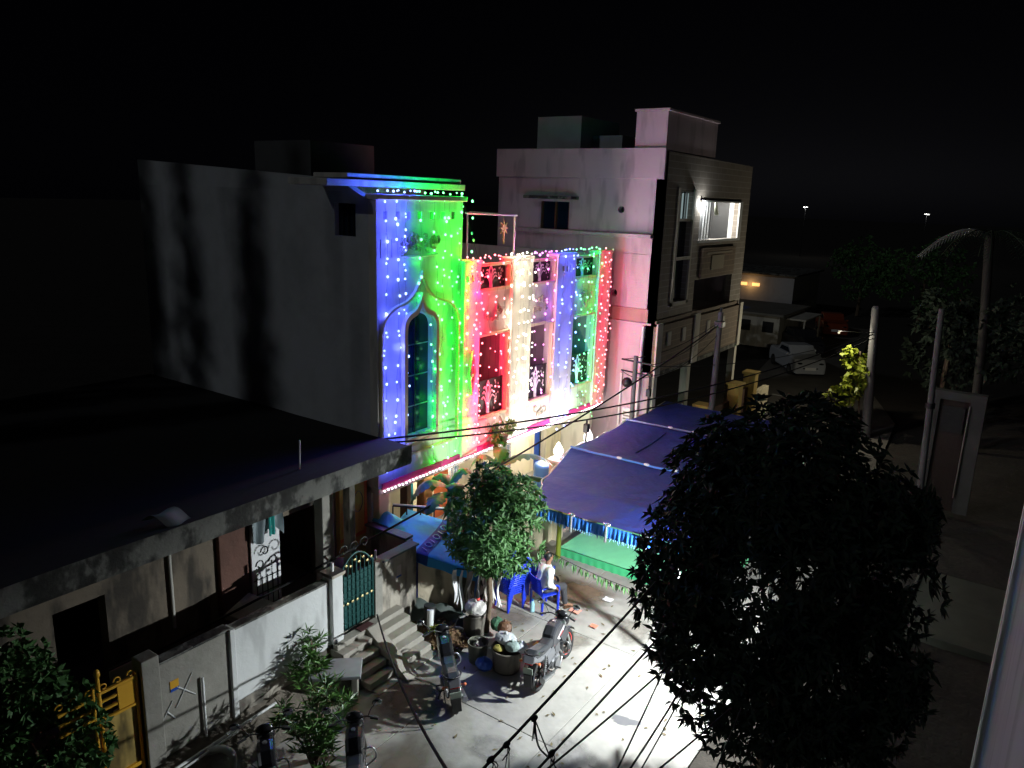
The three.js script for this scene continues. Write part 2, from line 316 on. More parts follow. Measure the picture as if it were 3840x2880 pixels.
{
  // tower front: one wall with the arched window, the row of small slots and the long slits cut through
  const s = poly([[11.24, 2.78], [13.99, 2.78], [13.99, 8.86], [11.24, 8.86]]);
  s.holes.push(asHole(ogee(12.06, 13.0, 3.72, 6.1, 6.74)));
  for (const z of [11.5, 11.87, 12.18, 12.53, 12.92, 13.29, 13.65]) s.holes.push(new THREE.Path(poly([[z - 0.06, 8.47], [z + 0.06, 8.47], [z + 0.06, 8.63], [z - 0.06, 8.63]]).getPoints()));
  for (const [z, a, b] of [[11.36, 7.7, 8.08], [11.52, 7.6, 8.2], [11.68, 7.7, 8.08]]) s.holes.push(new THREE.Path(poly([[z - 0.016, a], [z + 0.016, a], [z + 0.016, b], [z - 0.016, b]]).getPoints()));
  mesh('tower_wall', upright(ext(s, 0.22), FX - 0.22), M.facade, LH);
  mesh('tower_cap', rbox(FX - 0.26, FX + 0.1, 8.86, 8.97, -14.05, -11.19, 0.02), M.facade, LH);
  // onion mouldings
  const ring = (a, b, x, d, m) => { const o = ogee(...a); o.holes.push(asHole(ogee(...b))); return mesh('arch_moulding', upright(ext(o, d, 0.012), x), m, LH); };
  ring([11.97, 13.09, 3.63, 6.1, 6.92], [12.06, 13.0, 3.7, 6.1, 6.74], FX + 0.005, 0.09, M.moulding);
  ring([11.3, 13.86, 3.3, 6.05, 7.38], [11.345, 13.815, 3.34, 6.05, 7.31], FX + 0.005, 0.06, M.moulding);
  // the dark window with its bars
  const w = mesh('window', upright(ext(ogee(12.06, 13.0, 3.72, 6.1, 6.74), 0.02), FX - 0.17), M.glassDark, LH);
  for (const y of [4.35, 5.05, 5.75]) mesh('window_bar', box(FX - 0.14, FX - 0.12, y, y + 0.02, -13.0, -12.06), M.steel, w);
  mesh('window_bar', box(FX - 0.14, FX - 0.12, 3.72, 6.5, -12.54, -12.52), M.blackIron, w);
  mesh('window_sill', rbox(FX - 0.1, FX + 0.14, 3.52, 3.61, -13.1, -11.96, 0.015), M.moulding, LH);
  // carved plaques over the arch: swirls of raised plaster
  const sw = [], r = rng(31);
  for (let i = 0; i < 26; i++) {
    const cz = -(12.5 + rr(-0.62, 0.62, r)), cy = 7.9 + rr(-0.16, 0.14, r) + (1 - Math.abs(-cz - 12.5) / 0.7) * 0.3 * r(), R = rr(0.05, 0.11, r), a0 = r() * 6.3, p = [];
    for (let k = 0; k < 8; k++) { const a = a0 + k * 0.75, q = R * (1 - k * 0.09); p.push(V(FX + 0.02, cy + Math.sin(a) * q, cz + Math.cos(a) * q)); }
    sw.push(tube(p, 0.016, 16, 5));
  }
  sw.push(tube([V(FX + 0.02, 7.72, -11.95), V(FX + 0.03, 7.7, -12.5), V(FX + 0.02, 7.73, -13.1)], 0.02, 12, 5));
  mesh('carved_relief', sw, M.relief, LH);
  // side wall, roof edge and the slab that shades it
  const sideShape = poly([[-19.7, 0], [-11.42, 0], [-11.42, 8.84], [-12.3, 9.25], [-12.8, 9.27], [-19.7, 9.62]]);
  sideShape.holes.push(new THREE.Path(poly([[-12.4, 8.1], [-11.78, 8.1], [-11.78, 8.76], [-12.4, 8.76]]).getPoints()));
  mesh('side_wall', ext(sideShape, 0.2).translate(0, 0, -11.44), M.sideWall, LH);
  const sw2 = mesh('side_window', box(-12.4, -11.78, 8.1, 8.76, -11.4, -11.36), M.glassDark, LH);
  for (let i = 1; i < 4; i++) mesh('window_bar', box(-12.4 + i * 0.155 - 0.01, -12.4 + i * 0.155 + 0.01, 8.1, 8.76, -11.34, -11.32), M.blackIron, sw2);
  mesh('roof_slab', [rbox(-12.75, -11.62, 9.1, 9.24, -14.6, -10.35, 0.02), rbox(-12.75, -11.75, 9.26, 9.36, -14.6, -11.0, 0.02)], M.facade, LH);
  mesh('stair_room', [box(-15.5, -12.7, 6.5, 9.1, -14.4, -11.46)], M.fascia, LH);
  mesh('roof_room', [box(-16.2, -14.2, 8.8, 10.1, -14.2, -12.2)], M.roofGrey, LH);
}
const BAYS = [[14.6, 15.95], [16.85, 18.08], [19.05, 20.45]];
{
  // upper front: pillars, bays with an open balcony below and a pierced parapet above
  const piers = [[13.99, 14.6], [15.95, 16.85], [18.08, 19.05], [20.45, 21.2]];
  for (const [a, b] of piers) {
    const p = poly([[a + 0.004, 2.78], [b - 0.004, 2.78], [b - 0.004, 7.44], [a + 0.004, 7.44]]), m = (a + b) / 2;
    for (const k of [-0.2, 0, 0.2]) p.holes.push(new THREE.Path(poly([[m + k - 0.05, 7.02], [m + k + 0.05, 7.02], [m + k + 0.05, 7.2], [m + k - 0.05, 7.2]]).getPoints()));
    mesh('pillar', upright(ext(p, 0.34, 0.012), FX - 0.26), M.facade, LH);
    mesh('pillar_cap', rbox(FX - 0.3, FX + 0.12, 7.456, 7.53, -b - 0.03, -a + 0.03, 0.015), M.facade, LH);
    if (b - a > 0.7) mesh('slot_back', box(FX - 0.3, FX - 0.275, 7.0, 7.22, -m - 0.3, -m + 0.3), M.wood, LH);
  }
  BAYS.forEach(([a, b], i) => {
    const z0 = -b, z1 = -a;
    mesh('upper_bay_wall', box(FX - 0.2, FX, 5.72, 6.75, z0 + 0.004, z1 - 0.004), M.facade, LH);
    mesh('lower_bay_wall', box(FX - 0.2, FX, 2.78, 3.52, z0 + 0.004, z1 - 0.004), M.facade, LH);
    mesh('balcony_floor', box(FX - 1.5, FX - 0.205, 3.3, 3.44, z0, z1), M.facade, LH);
    mesh('balcony_back_wall', box(FX - 1.7, FX - 1.502, 3.44, 6.3, z0 + 0.003, z1 - 0.003), M.balconyWall, LH);
    mesh('balcony_side_wall', [box(FX - 1.5, FX - 0.275, 3.44, 6.3, z1 + 0.003, z1 + 0.1), box(FX - 1.5, FX - 0.275, 3.44, 6.3, z0 - 0.1, z0 - 0.003)], M.balconyWall, LH);
    // frames round both openings
    const fr = (y0, y1) => { const o = poly([[a + 0.006, y0], [b - 0.006, y0], [b - 0.006, y1], [a + 0.006, y1]]); o.holes.push(new THREE.Path(poly([[a + 0.06, y0 + 0.05], [b - 0.06, y0 + 0.05], [b - 0.06, y1 - 0.05], [a + 0.06, y1 - 0.05]]).getPoints())); return upright(ext(o, 0.1, 0.008), FX - 0.06); };
    mesh('opening_frame', [fr(3.53, 5.71), fr(6.76, 7.42)], M.moulding, LH);
    // railings: bars, dots and the sheaf of leaves in the middle
    for (const [y0, y1] of [[3.6, 4.48], [6.82, 7.36]]) {
      const h = y1 - y0, um = (a + b) / 2, x = FX - 0.12, bars = [];
      const back = mesh('railing', [box(x - 0.02, x - 0.005, y0, y1, z0 + 0.07, z1 - 0.07), box(x - 0.02, x + 0.02, y1 - 0.02, y1, z0 + 0.06, z1 - 0.06)], M.black, LH);
      bars.push(rod(V(x + 0.01, y0, -um), V(x + 0.01, y0 + h * 0.6, -um), 0.05, 0.03, 8));
      for (const sgn of [-1, 1]) for (let k = 0; k < 3; k++) { const b0 = y0 + h * (0.1 + 0.15 * k), w = 0.2 - 0.03 * k; bars.push(tube([V(x + 0.01, b0, -um), V(x + 0.01, b0 + h * 0.3, -um - sgn * w * 0.5), V(x + 0.01, b0 + h * 0.42, -um - sgn * w), V(x + 0.01, b0 + h * 0.36, -um - sgn * w * 1.25)], 0.017, 12, 5)); }
      for (const sgn of [-1, 1]) bars.push(tube([V(x + 0.01, y0 + h * 0.5, -um), V(x + 0.01, y0 + h * 0.75, -um - sgn * 0.06), V(x + 0.01, y0 + h * 0.98, -um)], 0.017, 10, 5));
      mesh('leaf_motif', bars, M.whitePaint, back);
      const r = rng(50 + i + Math.round(y0)), dots = [];
      for (let k = 0; k < 26; k++) { const sgn = k % 2 ? 1 : -1, u = um + sgn * rr(0.28, (b - a) / 2 - 0.12, r); dots.push(box(x - 0.004, x + 0.004, 0, 0.05, -0.012, 0.012).translate(0, rr(y0 + 0.05, y1 - 0.1, r), -u)); }
      mesh('railing_ornament', dots, M.whitePaint, back);
    }
    // plaster relief in the bands
    const r = rng(80 + i), sw = [];
    for (const [cy, cu] of [[6.2, (a + b) / 2], [3.12, (a + b) / 2 + 0.1]]) for (let q = 0; q < 9; q++) {
      const cz = -(cu + rr(-0.3, 0.3, r)), y = cy + rr(-0.2, 0.2, r), R = rr(0.05, 0.12, r), a0 = r() * 6.3, p = [];
      for (let k = 0; k < 7; k++) { const an = a0 + k * 0.7, e = R * (1 - k * 0.08); p.push(V(FX + 0.018, y + Math.sin(an) * e * 1.2, cz + Math.cos(an) * e)); }
      sw.push(tube(p, 0.017, 14, 5));
    }
    mesh('carved_relief', sw, M.relief, LH);
  });
  // what stands in the balconies: window, door and curtain
  const win = mesh('window', box(FX - 1.49, FX - 1.46, 4.75, 5.62, -15.5, -14.75), M.black, LH);
  for (let k = 0; k < 5; k++) mesh('window_bar', box(FX - 1.455, FX - 1.44, 4.75, 5.62, -15.42 + k * 0.15, -15.4 + k * 0.15), M.steel, win);
  mesh('balcony_door', rbox(FX - 1.49, FX - 1.44, 3.45, 5.5, -17.6, -17.0, 0.01), M.woodDark, LH);
  const cur = []; for (let k = 0; k < 9; k++) cur.push(rod(V(FX - 1.3, 3.7, -17.25 - k * 0.055), V(FX - 1.3, 5.65, -17.25 - k * 0.055), 0.035, 0.03, 6));
  mesh('curtain', cur, mat([0.08, 0.24, 0.2], { map: T.fabric }), LH);
  const cur2 = []; for (let k = 0; k < 6; k++) cur2.push(rod(V(FX - 1.28, 4.2, -17.0 - k * 0.045), V(FX - 1.28, 5.65, -17.0 - k * 0.045), 0.028, 0.026, 6));
  mesh('curtain', cur2, mat([0.35, 0.38, 0.4], { map: T.fabric }), LH);
  // pointed diamond opening in the first pillar
  const dm = poly([[14.3, 4.3], [14.42, 4.85], [14.3, 5.4], [14.18, 4.85]]); dm.holes.push(new THREE.Path(poly([[14.3, 4.5], [14.36, 4.85], [14.3, 5.2], [14.24, 4.85]]).getPoints()));
  mesh('diamond_moulding', upright(ext(dm, 0.05, 0.006), FX + 0.1), M.relief, LH);
  // roof behind the parapet, and the far end wall
  mesh('roof', box(-19.6, FX - 0.28, 6.3, 6.5, -21.15, -14.45), M.fascia, LH);
  mesh('end_wall', box(-19.6, FX - 0.27, 0, 7.4, -21.19, -21.02), M.facade, LH);
  mesh('slab_edge', rbox(FX - 1.2, FX + 0.02, 2.62, 2.775, -21.2, -11.24, 0.01), M.facade, LH);
  // ground floor: wall set back, door, painted column, curtain
  mesh('ground_floor_wall', [box(-12.7, -12.5, 0.5, 2.62, -16.4, -11.46), box(-12.7, -12.5, 0.5, 2.62, -19.4, -16.75), box(-12.7, -12.5, 0.5, 2.62, -21.0, -20.1)], M.cream, LH);
  mesh('doorway', box(-13.2, -12.75, 0.5, 2.6, -20.1, -19.4), M.plasticBlue, LH);
  mesh('porch_floor', box(-12.5, -10.6, 0.3, 0.6, -21.0, -11.6), M.step, LH);
  mesh('porch_column', rbox(-11.95, -11.7, 0.6, 2.62, -13.62, -13.3, 0.02), M.wood, LH);
  mesh('porch_column', rbox(-11.85, -11.62, 0.6, 2.62, -12.75, -12.6, 0.02), M.woodDark, LH);
  mesh('corner_column', rbox(-11.5, -11.24, 0.4, 2.62, -11.62, -11.3, 0.02), M.cream, LH);
  mesh('column_base', rbox(-11.53, -11.21, 0.4, 1.7, -11.65, -11.27, 0.02), M.teal, LH);
  mesh('door_frame', box(-12.5, -12.46, 0.6, 2.5, -15.5, -14.6), M.orangePaint, LH);
  const dc = []; for (let k = 0; k < 7; k++) dc.push(rod(V(-12.1, 0.7, -13.0 - k * 0.05), V(-12.1, 2.55, -13.0 - k * 0.05), 0.034, 0.03, 6));
  mesh('door_curtain', dc, M.teal, LH);
  for (const [x, z] of [[-11.45, -14.1], [-11.4, -16.3]]) { const f = []; for (let k = 0; k < 9; k++) { const a = k / 9 * 6.283; f.push(rod(V(x + Math.cos(a) * 0.1, 0.6, z + Math.sin(a) * 0.1), V(x + Math.cos(a) * 0.09, 2.6, z + Math.sin(a) * 0.09), 0.045, 0.04, 5)); } mesh('foil_column', f, M.foil, LH); }
  mesh('ceiling_panel', box(-12.5, FX - 0.02, 2.56, 2.615, -21.0, -11.5), M.creamLight, LH);
  for (const z of [-13.6, -18.6]) { const tl = mesh('unseen_tube_lamp', rod(V(-11.7, 2.52, z - 0.28), V(-11.7, 2.52, z + 0.2), 0.02, 0.02, 10), glow([1, 0.95, 0.8], 5), LH); mesh('holder', rbox(-11.74, -11.66, 2.545, 2.56, z - 0.3, z + 0.22, 0.005), M.whitePaint, tl); lampInto(LH, [-11.7, 2.46, z - 0.05], [1, 0.93, 0.72], 7, 4); }  // unseen lamps under the slab, placed to light the cream porch
  // porch rail running down to the gate
  const rl = []; for (const k of [0, 1]) rl.push(rod(V(-11.5, 2.05 - k * 0.42, -12.0), V(-10.55, 1.75 - k * 0.42, -13.3), 0.022)); for (let k = 0; k <= 5; k++) rl.push(rod(V(-11.5 + k * 0.19, 1.1, -12.0 - k * 0.26), V(-11.5 + k * 0.19, 2.05 - k * 0.06, -12.0 - k * 0.26), 0.016));
  mesh('stair_rail', rl, M.blackIron, LH);
  mesh('rail_top', rod(V(-11.5, 2.09, -12.0), V(-10.55, 1.79, -13.3), 0.02), M.whitePaint, LH);
  // terrace frame with a hanging star
  mesh('terrace_frame', [rod(V(-12, 6.5, -17.2), V(-12, 8.5, -17.2), 0.03), rod(V(-12, 8.58, -15.1), V(-12, 8.52, -17.3), 0.03), rod(V(-13.6, 8.55, -17.3), V(-12, 8.52, -17.3), 0.03), rod(V(-13.6, 6.5, -17.2), V(-13.6, 8.5, -17.2), 0.03)], M.whitePaint, LH);
  mesh('terrace_back_wall', box(-14.8, -14.6, 6.5, 8.9, -18.2, -14.5), M.sideWall, LH);
  const star = new THREE.Shape(); for (let k = 0; k < 16; k++) { const a = k / 16 * 6.2832 + Math.PI / 2, q = k % 2 ? 0.07 : k === 8 ? 0.4 : 0.2; star[k ? 'lineTo' : 'moveTo'](Math.cos(a) * q, Math.sin(a) * q); } star.closePath();
  const so = upright(ext(star, 0.03, 0.005), 0).translate(-12.0, 8.2, -16.7);
  tag(mesh('paper_star', [so, rod(V(-12.0, 8.3, -16.7), V(-12.0, 8.53, -16.7), 0.005)], M.gold), 'gold pointed star hanging from the terrace frame beside the light tower', 'star ornament');
}
// ---------------------------------------------------------------- curtains of coloured lights
const bulbGeo = new THREE.IcosahedronGeometry(0.022, 1);
const LED = {
  blue: { c: [0.05, 0.07, 1], g: [0.3, 0.42, 1], k: 4.2, i: 0.55 },
  green: { c: [0, 1, 0.03], g: [0.25, 1, 0.4], k: 3.4, i: 0.34 },
  red: { c: [1, 0, 0.08], g: [1, 0.3, 0.36], k: 3.6, i: 1.0 },
  white: { c: [1, 0.93, 0.7], g: [1, 0.97, 0.85], k: 5, i: 0.3 },
  magenta: { c: [1, 0.03, 0.8], g: [1, 0.3, 0.95], k: 3.2, i: 0.26 },
  pink: { c: [1, 0.04, 0.3], g: [1, 0.75, 0.88], k: 4, i: 0.09 },
};
for (const k of Object.keys(LED)) LED[k].m = glow(LED[k].g, LED[k].k);
const LR = rng(2024);
function frontX(z, y) { // how far out the wall is where a bulb hangs
  const u = -z;
  if (u < 13.99) return FX + 0.075;
  for (const [a, b] of BAYS) if (u > a && u < b) return FX + 0.07;
  return FX + 0.17;
}
function lightCurtain(color, label, strands, dy, group = 'curtains of coloured bulbs on the house front') {
  const L = LED[color], z0 = strands[0][0];
  const t = thing('string_light', label, 'string lights', [FX + 0.08, 3, z0], { group });
  const wires = [];
  strands.forEach(([z, y0, y1, dens = 1, dim = 1], n) => {
    const pts = []; let y = y1 - LR() * dy * 0.5, first = true;
    while (y > y0) {
      const zz = z + 0.05 * Math.sin(y * 1.4 + n * 2.1) + (LR() - 0.5) * 0.1, x = frontX(zz, y) + (LR() - 0.5) * 0.04, p = V(x, y, zz);
      pts.push(p);
      const m = new THREE.Mesh(bulbGeo, L.m), s = t.position; m.name = 'bulb';
      m.position.set(p.x - s.x, p.y - s.y, p.z - s.z); m.rotation.y = LR() * 3; m.scale.set(1, 1.25, 1).multiplyScalar(0.7 + 0.6 * LR()); if (LR() < 0.05) m.material = M.plasticWhite; t.add(m);
      if (LR() < 0.22) { const m2 = m.clone(); m2.position.y += rr(-0.16, -0.06, LR); m2.position.z += rr(-0.1, 0.1, LR); t.add(m2); }
      if (m.material !== M.plasticWhite) lampInto(t, [p.x, p.y, p.z], L.c, L.i * dim * (0.6 + 0.8 * LR()), 1, false);
      y -= dy / dens * (0.9 + 0.2 * LR());
    }
    if (pts.length > 1) wires.push(tube(pts, 0.0025, pts.length * 2, 3));
  });
  wires.forEach((w) => mesh('wire', w, M.cable, t));
  return t;
}
const row = (z0, z1, n, y0, y1, d, dim) => Array.from({ length: n }, (_, i) => [-(z0 + (z1 - z0) * (n > 1 ? i / (n - 1) : 0)), y0, y1, d, dim]);
lightCurtain('blue', 'blue light curtain on the left half of the tall tower', [[-11.42, 3.0, 8.98], [-11.78, 3.0, 8.98], [-12.04, 3.0, 8.98, 1.15, 0.8]], 0.38, null);
lightCurtain('green', 'green light curtain on the right half of the tall tower', [[-12.46, 6.75, 9.0], [-13.0, 2.9, 9.0, 1, 0.7], [-12.84, 3.3, 6.3, 0.9, 0.12], [-13.24, 2.9, 9.0], [-13.52, 2.9, 9.0], [-13.84, 2.9, 9.0, 1.1], [-14.08, 2.9, 8.9]], 0.38, null);
lightCurtain('red', 'red light curtain over the bay with the barred window, left of the white strands', [...row(14.34, 14.58, 2, 3.0, 7.56, 1.6), ...row(15.02, 15.6, 3, 2.9, 7.56, 0.9, 0.13)], 0.4, null);
lightCurtain('white', 'warm white light curtain running down the middle pillar', row(15.92, 16.82, 5, 2.9, 7.6, 1.25), 0.4, null);
lightCurtain('magenta', 'magenta light curtain over the bay with the curtain, right of the white strands', row(17.1, 18.0, 3, 2.9, 7.56, 1, 0.5), 0.4, null);
lightCurtain('blue', 'blue light curtain on the pillar right of the magenta bay', row(18.25, 19.18, 3, 2.4, 7.6, 1.1), 0.42, null);
lightCurtain('green', 'green light curtain over the last bay, beside the red end pillar', row(19.5, 20.42, 4, 2.5, 7.6, 1, 0.55), 0.42, null);
lightCurtain('red', 'red light curtain on the far end pillar beside the pink wall', row(20.58, 21.04, 3, 2.7, 7.62, 1.5, 0.2), 0.42, null);
function topRow(color, label, u0, u1, y, dim, step = 0.16) { // bulbs laid along the top edge
  const L = LED[color], t = thing('string_light', label, 'string lights', [FX, y, -u0], { group: null }), pts = [];
  for (let u = u0; u < u1; u += step * (0.6 + 0.8 * LR())) {
    const p = V(FX + 0.02 + (LR() - 0.5) * 0.12, y + 0.02 + 0.05 * LR(), -u); pts.push(p);
    const m = new THREE.Mesh(bulbGeo, L.m); m.name = 'bulb'; m.position.copy(p).sub(t.position); m.scale.setScalar(0.8 + 0.5 * LR()); t.add(m);
    lampInto(t, [p.x, p.y, p.z], L.c, L.i * dim * (0.6 + 0.8 * LR()), 1, false);
  }
  mesh('wire', tube(pts, 0.0025, pts.length * 2, 3), M.cable, t);
}
topRow('blue', 'blue bulbs laid along the top edge of the tall tower, left half', 11.3, 12.35, 8.99, 1.3);
topRow('green', 'green bulbs laid along the top edge of the tall tower, right half', 12.42, 13.98, 8.99, 0.8);
topRow('red', 'red bulbs along the parapet top over the barred window bay', 14.2, 15.8, 7.55, 0.5);
topRow('white', 'white bulbs along the parapet top over the white pillar', 15.9, 16.85, 7.56, 1);
topRow('magenta', 'magenta bulbs along the parapet top over the curtain bay', 16.95, 18.05, 7.56, 0.7);
topRow('blue', 'blue bulbs along the parapet top over the blue pillar', 18.1, 19.1, 7.57, 0.8);
topRow('green', 'green bulbs along the parapet top over the last bay', 19.2, 20.4, 7.57, 0.5);
{ // strands stretched from the tower to the terrace
  const t = thing('string_light', 'green string light stretched beside the tower above the red bay', 'string lights', [-11.3, 8, -14.2]);
  const a = V(-11.2, 8.9, -14.0), b = V(-11.2, 7.56, -14.6), pts = sag(a, b, 0.04, 10), q = sag(V(-11.25, 8.75, -14.05), V(-11.5, 6.7, -14.2), 0.02, 8);
  mesh('wire', [tube(pts, 0.005, 20, 4), tube(q, 0.004, 20, 4)], M.cable, t);
  q.slice(0, 8).forEach((p) => { const m = new THREE.Mesh(bulbGeo, LED.green.m); m.name = 'bulb'; m.position.copy(p).sub(t.position); t.add(m); lampInto(t, [p.x, p.y, p.z], LED.green.c, 0.3, 1, false); });
}
{ // the pink rope of small white bulbs along the lower edge of the upper floor
  const t = thing('rope_light', 'pink cloth band with a row of small white bulbs under the first floor', 'rope light', [FX, 2.75, -16]);
  mesh('band', [box(FX + 0.02, FX + 0.045, 2.72, 2.86, -21.2, -11.32)], mat([0.62, 0.03, 0.22], { map: T.fabric }), t);
  const g = new THREE.IcosahedronGeometry(0.026, 1);
  for (let z = -11.36, i = 0; z > -21.2; z -= 0.115, i++) {
    const m = new THREE.Mesh(g, LED.pink.m); m.name = 'bulb'; m.position.set(0.07, 2.69 - 2.75 + (LR() - 0.5) * 0.02, z + 16); t.add(m);
    if (i % 3 === 0) lampInto(t, [FX + 0.08, 2.69, z], LED.pink.c, 0.08, 1, false);
  }
  mesh('wire', rod(V(FX + 0.07, 2.69, -11.3), V(FX + 0.07, 2.69, -21.2), 0.006), M.cable, t);
}

// ---------------------------------------------------------------- front wall of the lit house with its globe lamps
{
  const t = thing('garden_wall', 'low cream front wall with orange trim and lamp pillars before the lit house', 'wall', [-10.05, 0, -16]);
  mesh('wall', [box(-10.15, -9.97, 0, 1.35, -16.55, -12.75), box(-10.15, -9.97, 0, 1.35, -21.2, -18.5)], M.cream, t);
  mesh('coping', [rbox(-10.35, -9.93, 1.352, 1.42, -16.55, -12.75, 0.015), rbox(-10.2, -9.93, 1.352, 1.42, -21.2, -18.5, 0.015)], mat([0.1, 0.3, 0.14]), t);
  mesh('trim', [box(-9.968, -9.955, 1.2, 1.33, -16.55, -12.75)], M.orangePaint, t);
  for (const z of [-16.72, -18.32]) {
    const p = mesh('pillar', rbox(-10.17, -9.83, 0, 2.2, z - 0.17, z + 0.17, 0.012), M.cream, t);
    mesh('cap', [rbox(-10.22, -9.78, 2.203, 2.28, z - 0.22, z + 0.22, 0.012)], M.whitePaint, p);
  }
  const g = mesh('gate', [box(-10.02, -9.99, 0.1, 1.7, -18.12, -16.92)], M.plasticBlue, t);
  const bars = []; for (let k = 0; k < 10; k++) bars.push(rod(V(-9.97, 0.1, -17 - k * 0.12), V(-9.97, 1.75, -17 - k * 0.12), 0.012)); mesh('bar', bars, M.blackIron, g);
  for (const [z, w] of [[-16.72, 'nearer white globe lamp glowing on the left gate pillar'], [-18.32, 'farther white globe lamp glowing on the right gate pillar']]) {
    const l = thing('globe_lamp', w, 'lamp', [-10, 2.28, z], { group: null });
    mesh('base', [lathe([[0, 0], [0.09, 0], [0.08, 0.03], [0.05, 0.06], [0.05, 0.09], [0, 0.09]]).translate(-10, 2.285, z)], M.plasticWhite, l);
    mesh('globe', lathe([[0, 0], [0.09, 0.01], [0.13, 0.08], [0.12, 0.17], [0.07, 0.27], [0.02, 0.36], [0, 0.37]], 24).translate(-10, 2.37, z), glow([1, 0.98, 0.92], 5), l);
    lampInto(l, [-10, 2.5, z], [1, 0.95, 0.85], z < -17 ? 16 : 4.5, 5);
  }
  const d = thing('water_drum', 'blue plastic water drum standing behind the gate pillars', 'drum', [-10.75, 0.6, -17.3]);
  mesh('body', lathe([[0, 0], [0.3, 0], [0.32, 0.06], [0.32, 0.3], [0.335, 0.33], [0.32, 0.36], [0.32, 0.78], [0.3, 0.84], [0.27, 0.86], [0, 0.86]], 28).translate(-10.75, 0.95, -17.3), mat([0.07, 0.2, 0.5], { roughness: 0.4 }), d);
  mesh('stand', lathe([[0, 0], [0.36, 0], [0.36, 0.34], [0, 0.34]], 20).translate(-10.75, 0.6, -17.3), M.step, d);
  const tub = thing('planter_tub', 'white tub with long grass on the green ledge', 'planter', [-10.9, 1.3, -13.75]);
  mesh('tub', lathe([[0, 0], [0.17, 0], [0.2, 0.05], [0.235, 0.4], [0.26, 0.41], [0.26, 0.44], [0.22, 0.44], [0.2, 0.36], [0, 0.36]], 24).translate(-10.3, 1.43, -13.1), mat([0.45, 0.52, 0.56], { roughness: 0.5 }), tub);
  const bl = [], r = rng(8); for (let k = 0; k < 60; k++) { const a = r() * 6.28, q = r() * 0.17, h = rr(0.2, 0.45, r), b = V(-10.3 + Math.cos(a) * q, 1.8, -13.1 + Math.sin(a) * q), o = 0.12; bl.push(tube([b, b.clone().add(V(Math.cos(a) * o * 0.4, h * 0.6, Math.sin(a) * o * 0.4)), b.clone().add(V(Math.cos(a) * o * 1.4, h, Math.sin(a) * o * 1.4))], 0.008, 5, 3)); }
  mesh('grass_blades', bl, M.leafLight, tub);
  for (const [x, y, z, h] of [[-9.65, 0, -17.55, 3.1], [-9.75, 0, -21.6, 3.3]]) {
    const q = thing('canopy_post', h < 3.2 ? 'black post with a bracket rising beside the nearer globe lamp' : 'black post with a bracket at the far back corner of the canopy', 'post', [x, y, z]);
    mesh('post', rod(V(x, y, z), V(x, y + h, z), 0.035, 0.03, 10), M.blackIron, q);
    mesh('bracket', [rbox(x - 0.07, x + 0.07, y + h - 0.22, y + h + 0.02, z - 0.07, z + 0.07, 0.02), rod(V(x, y + h, z), V(x, y + h + 0.12, z), 0.03)], M.blackIron, q);
  }
}

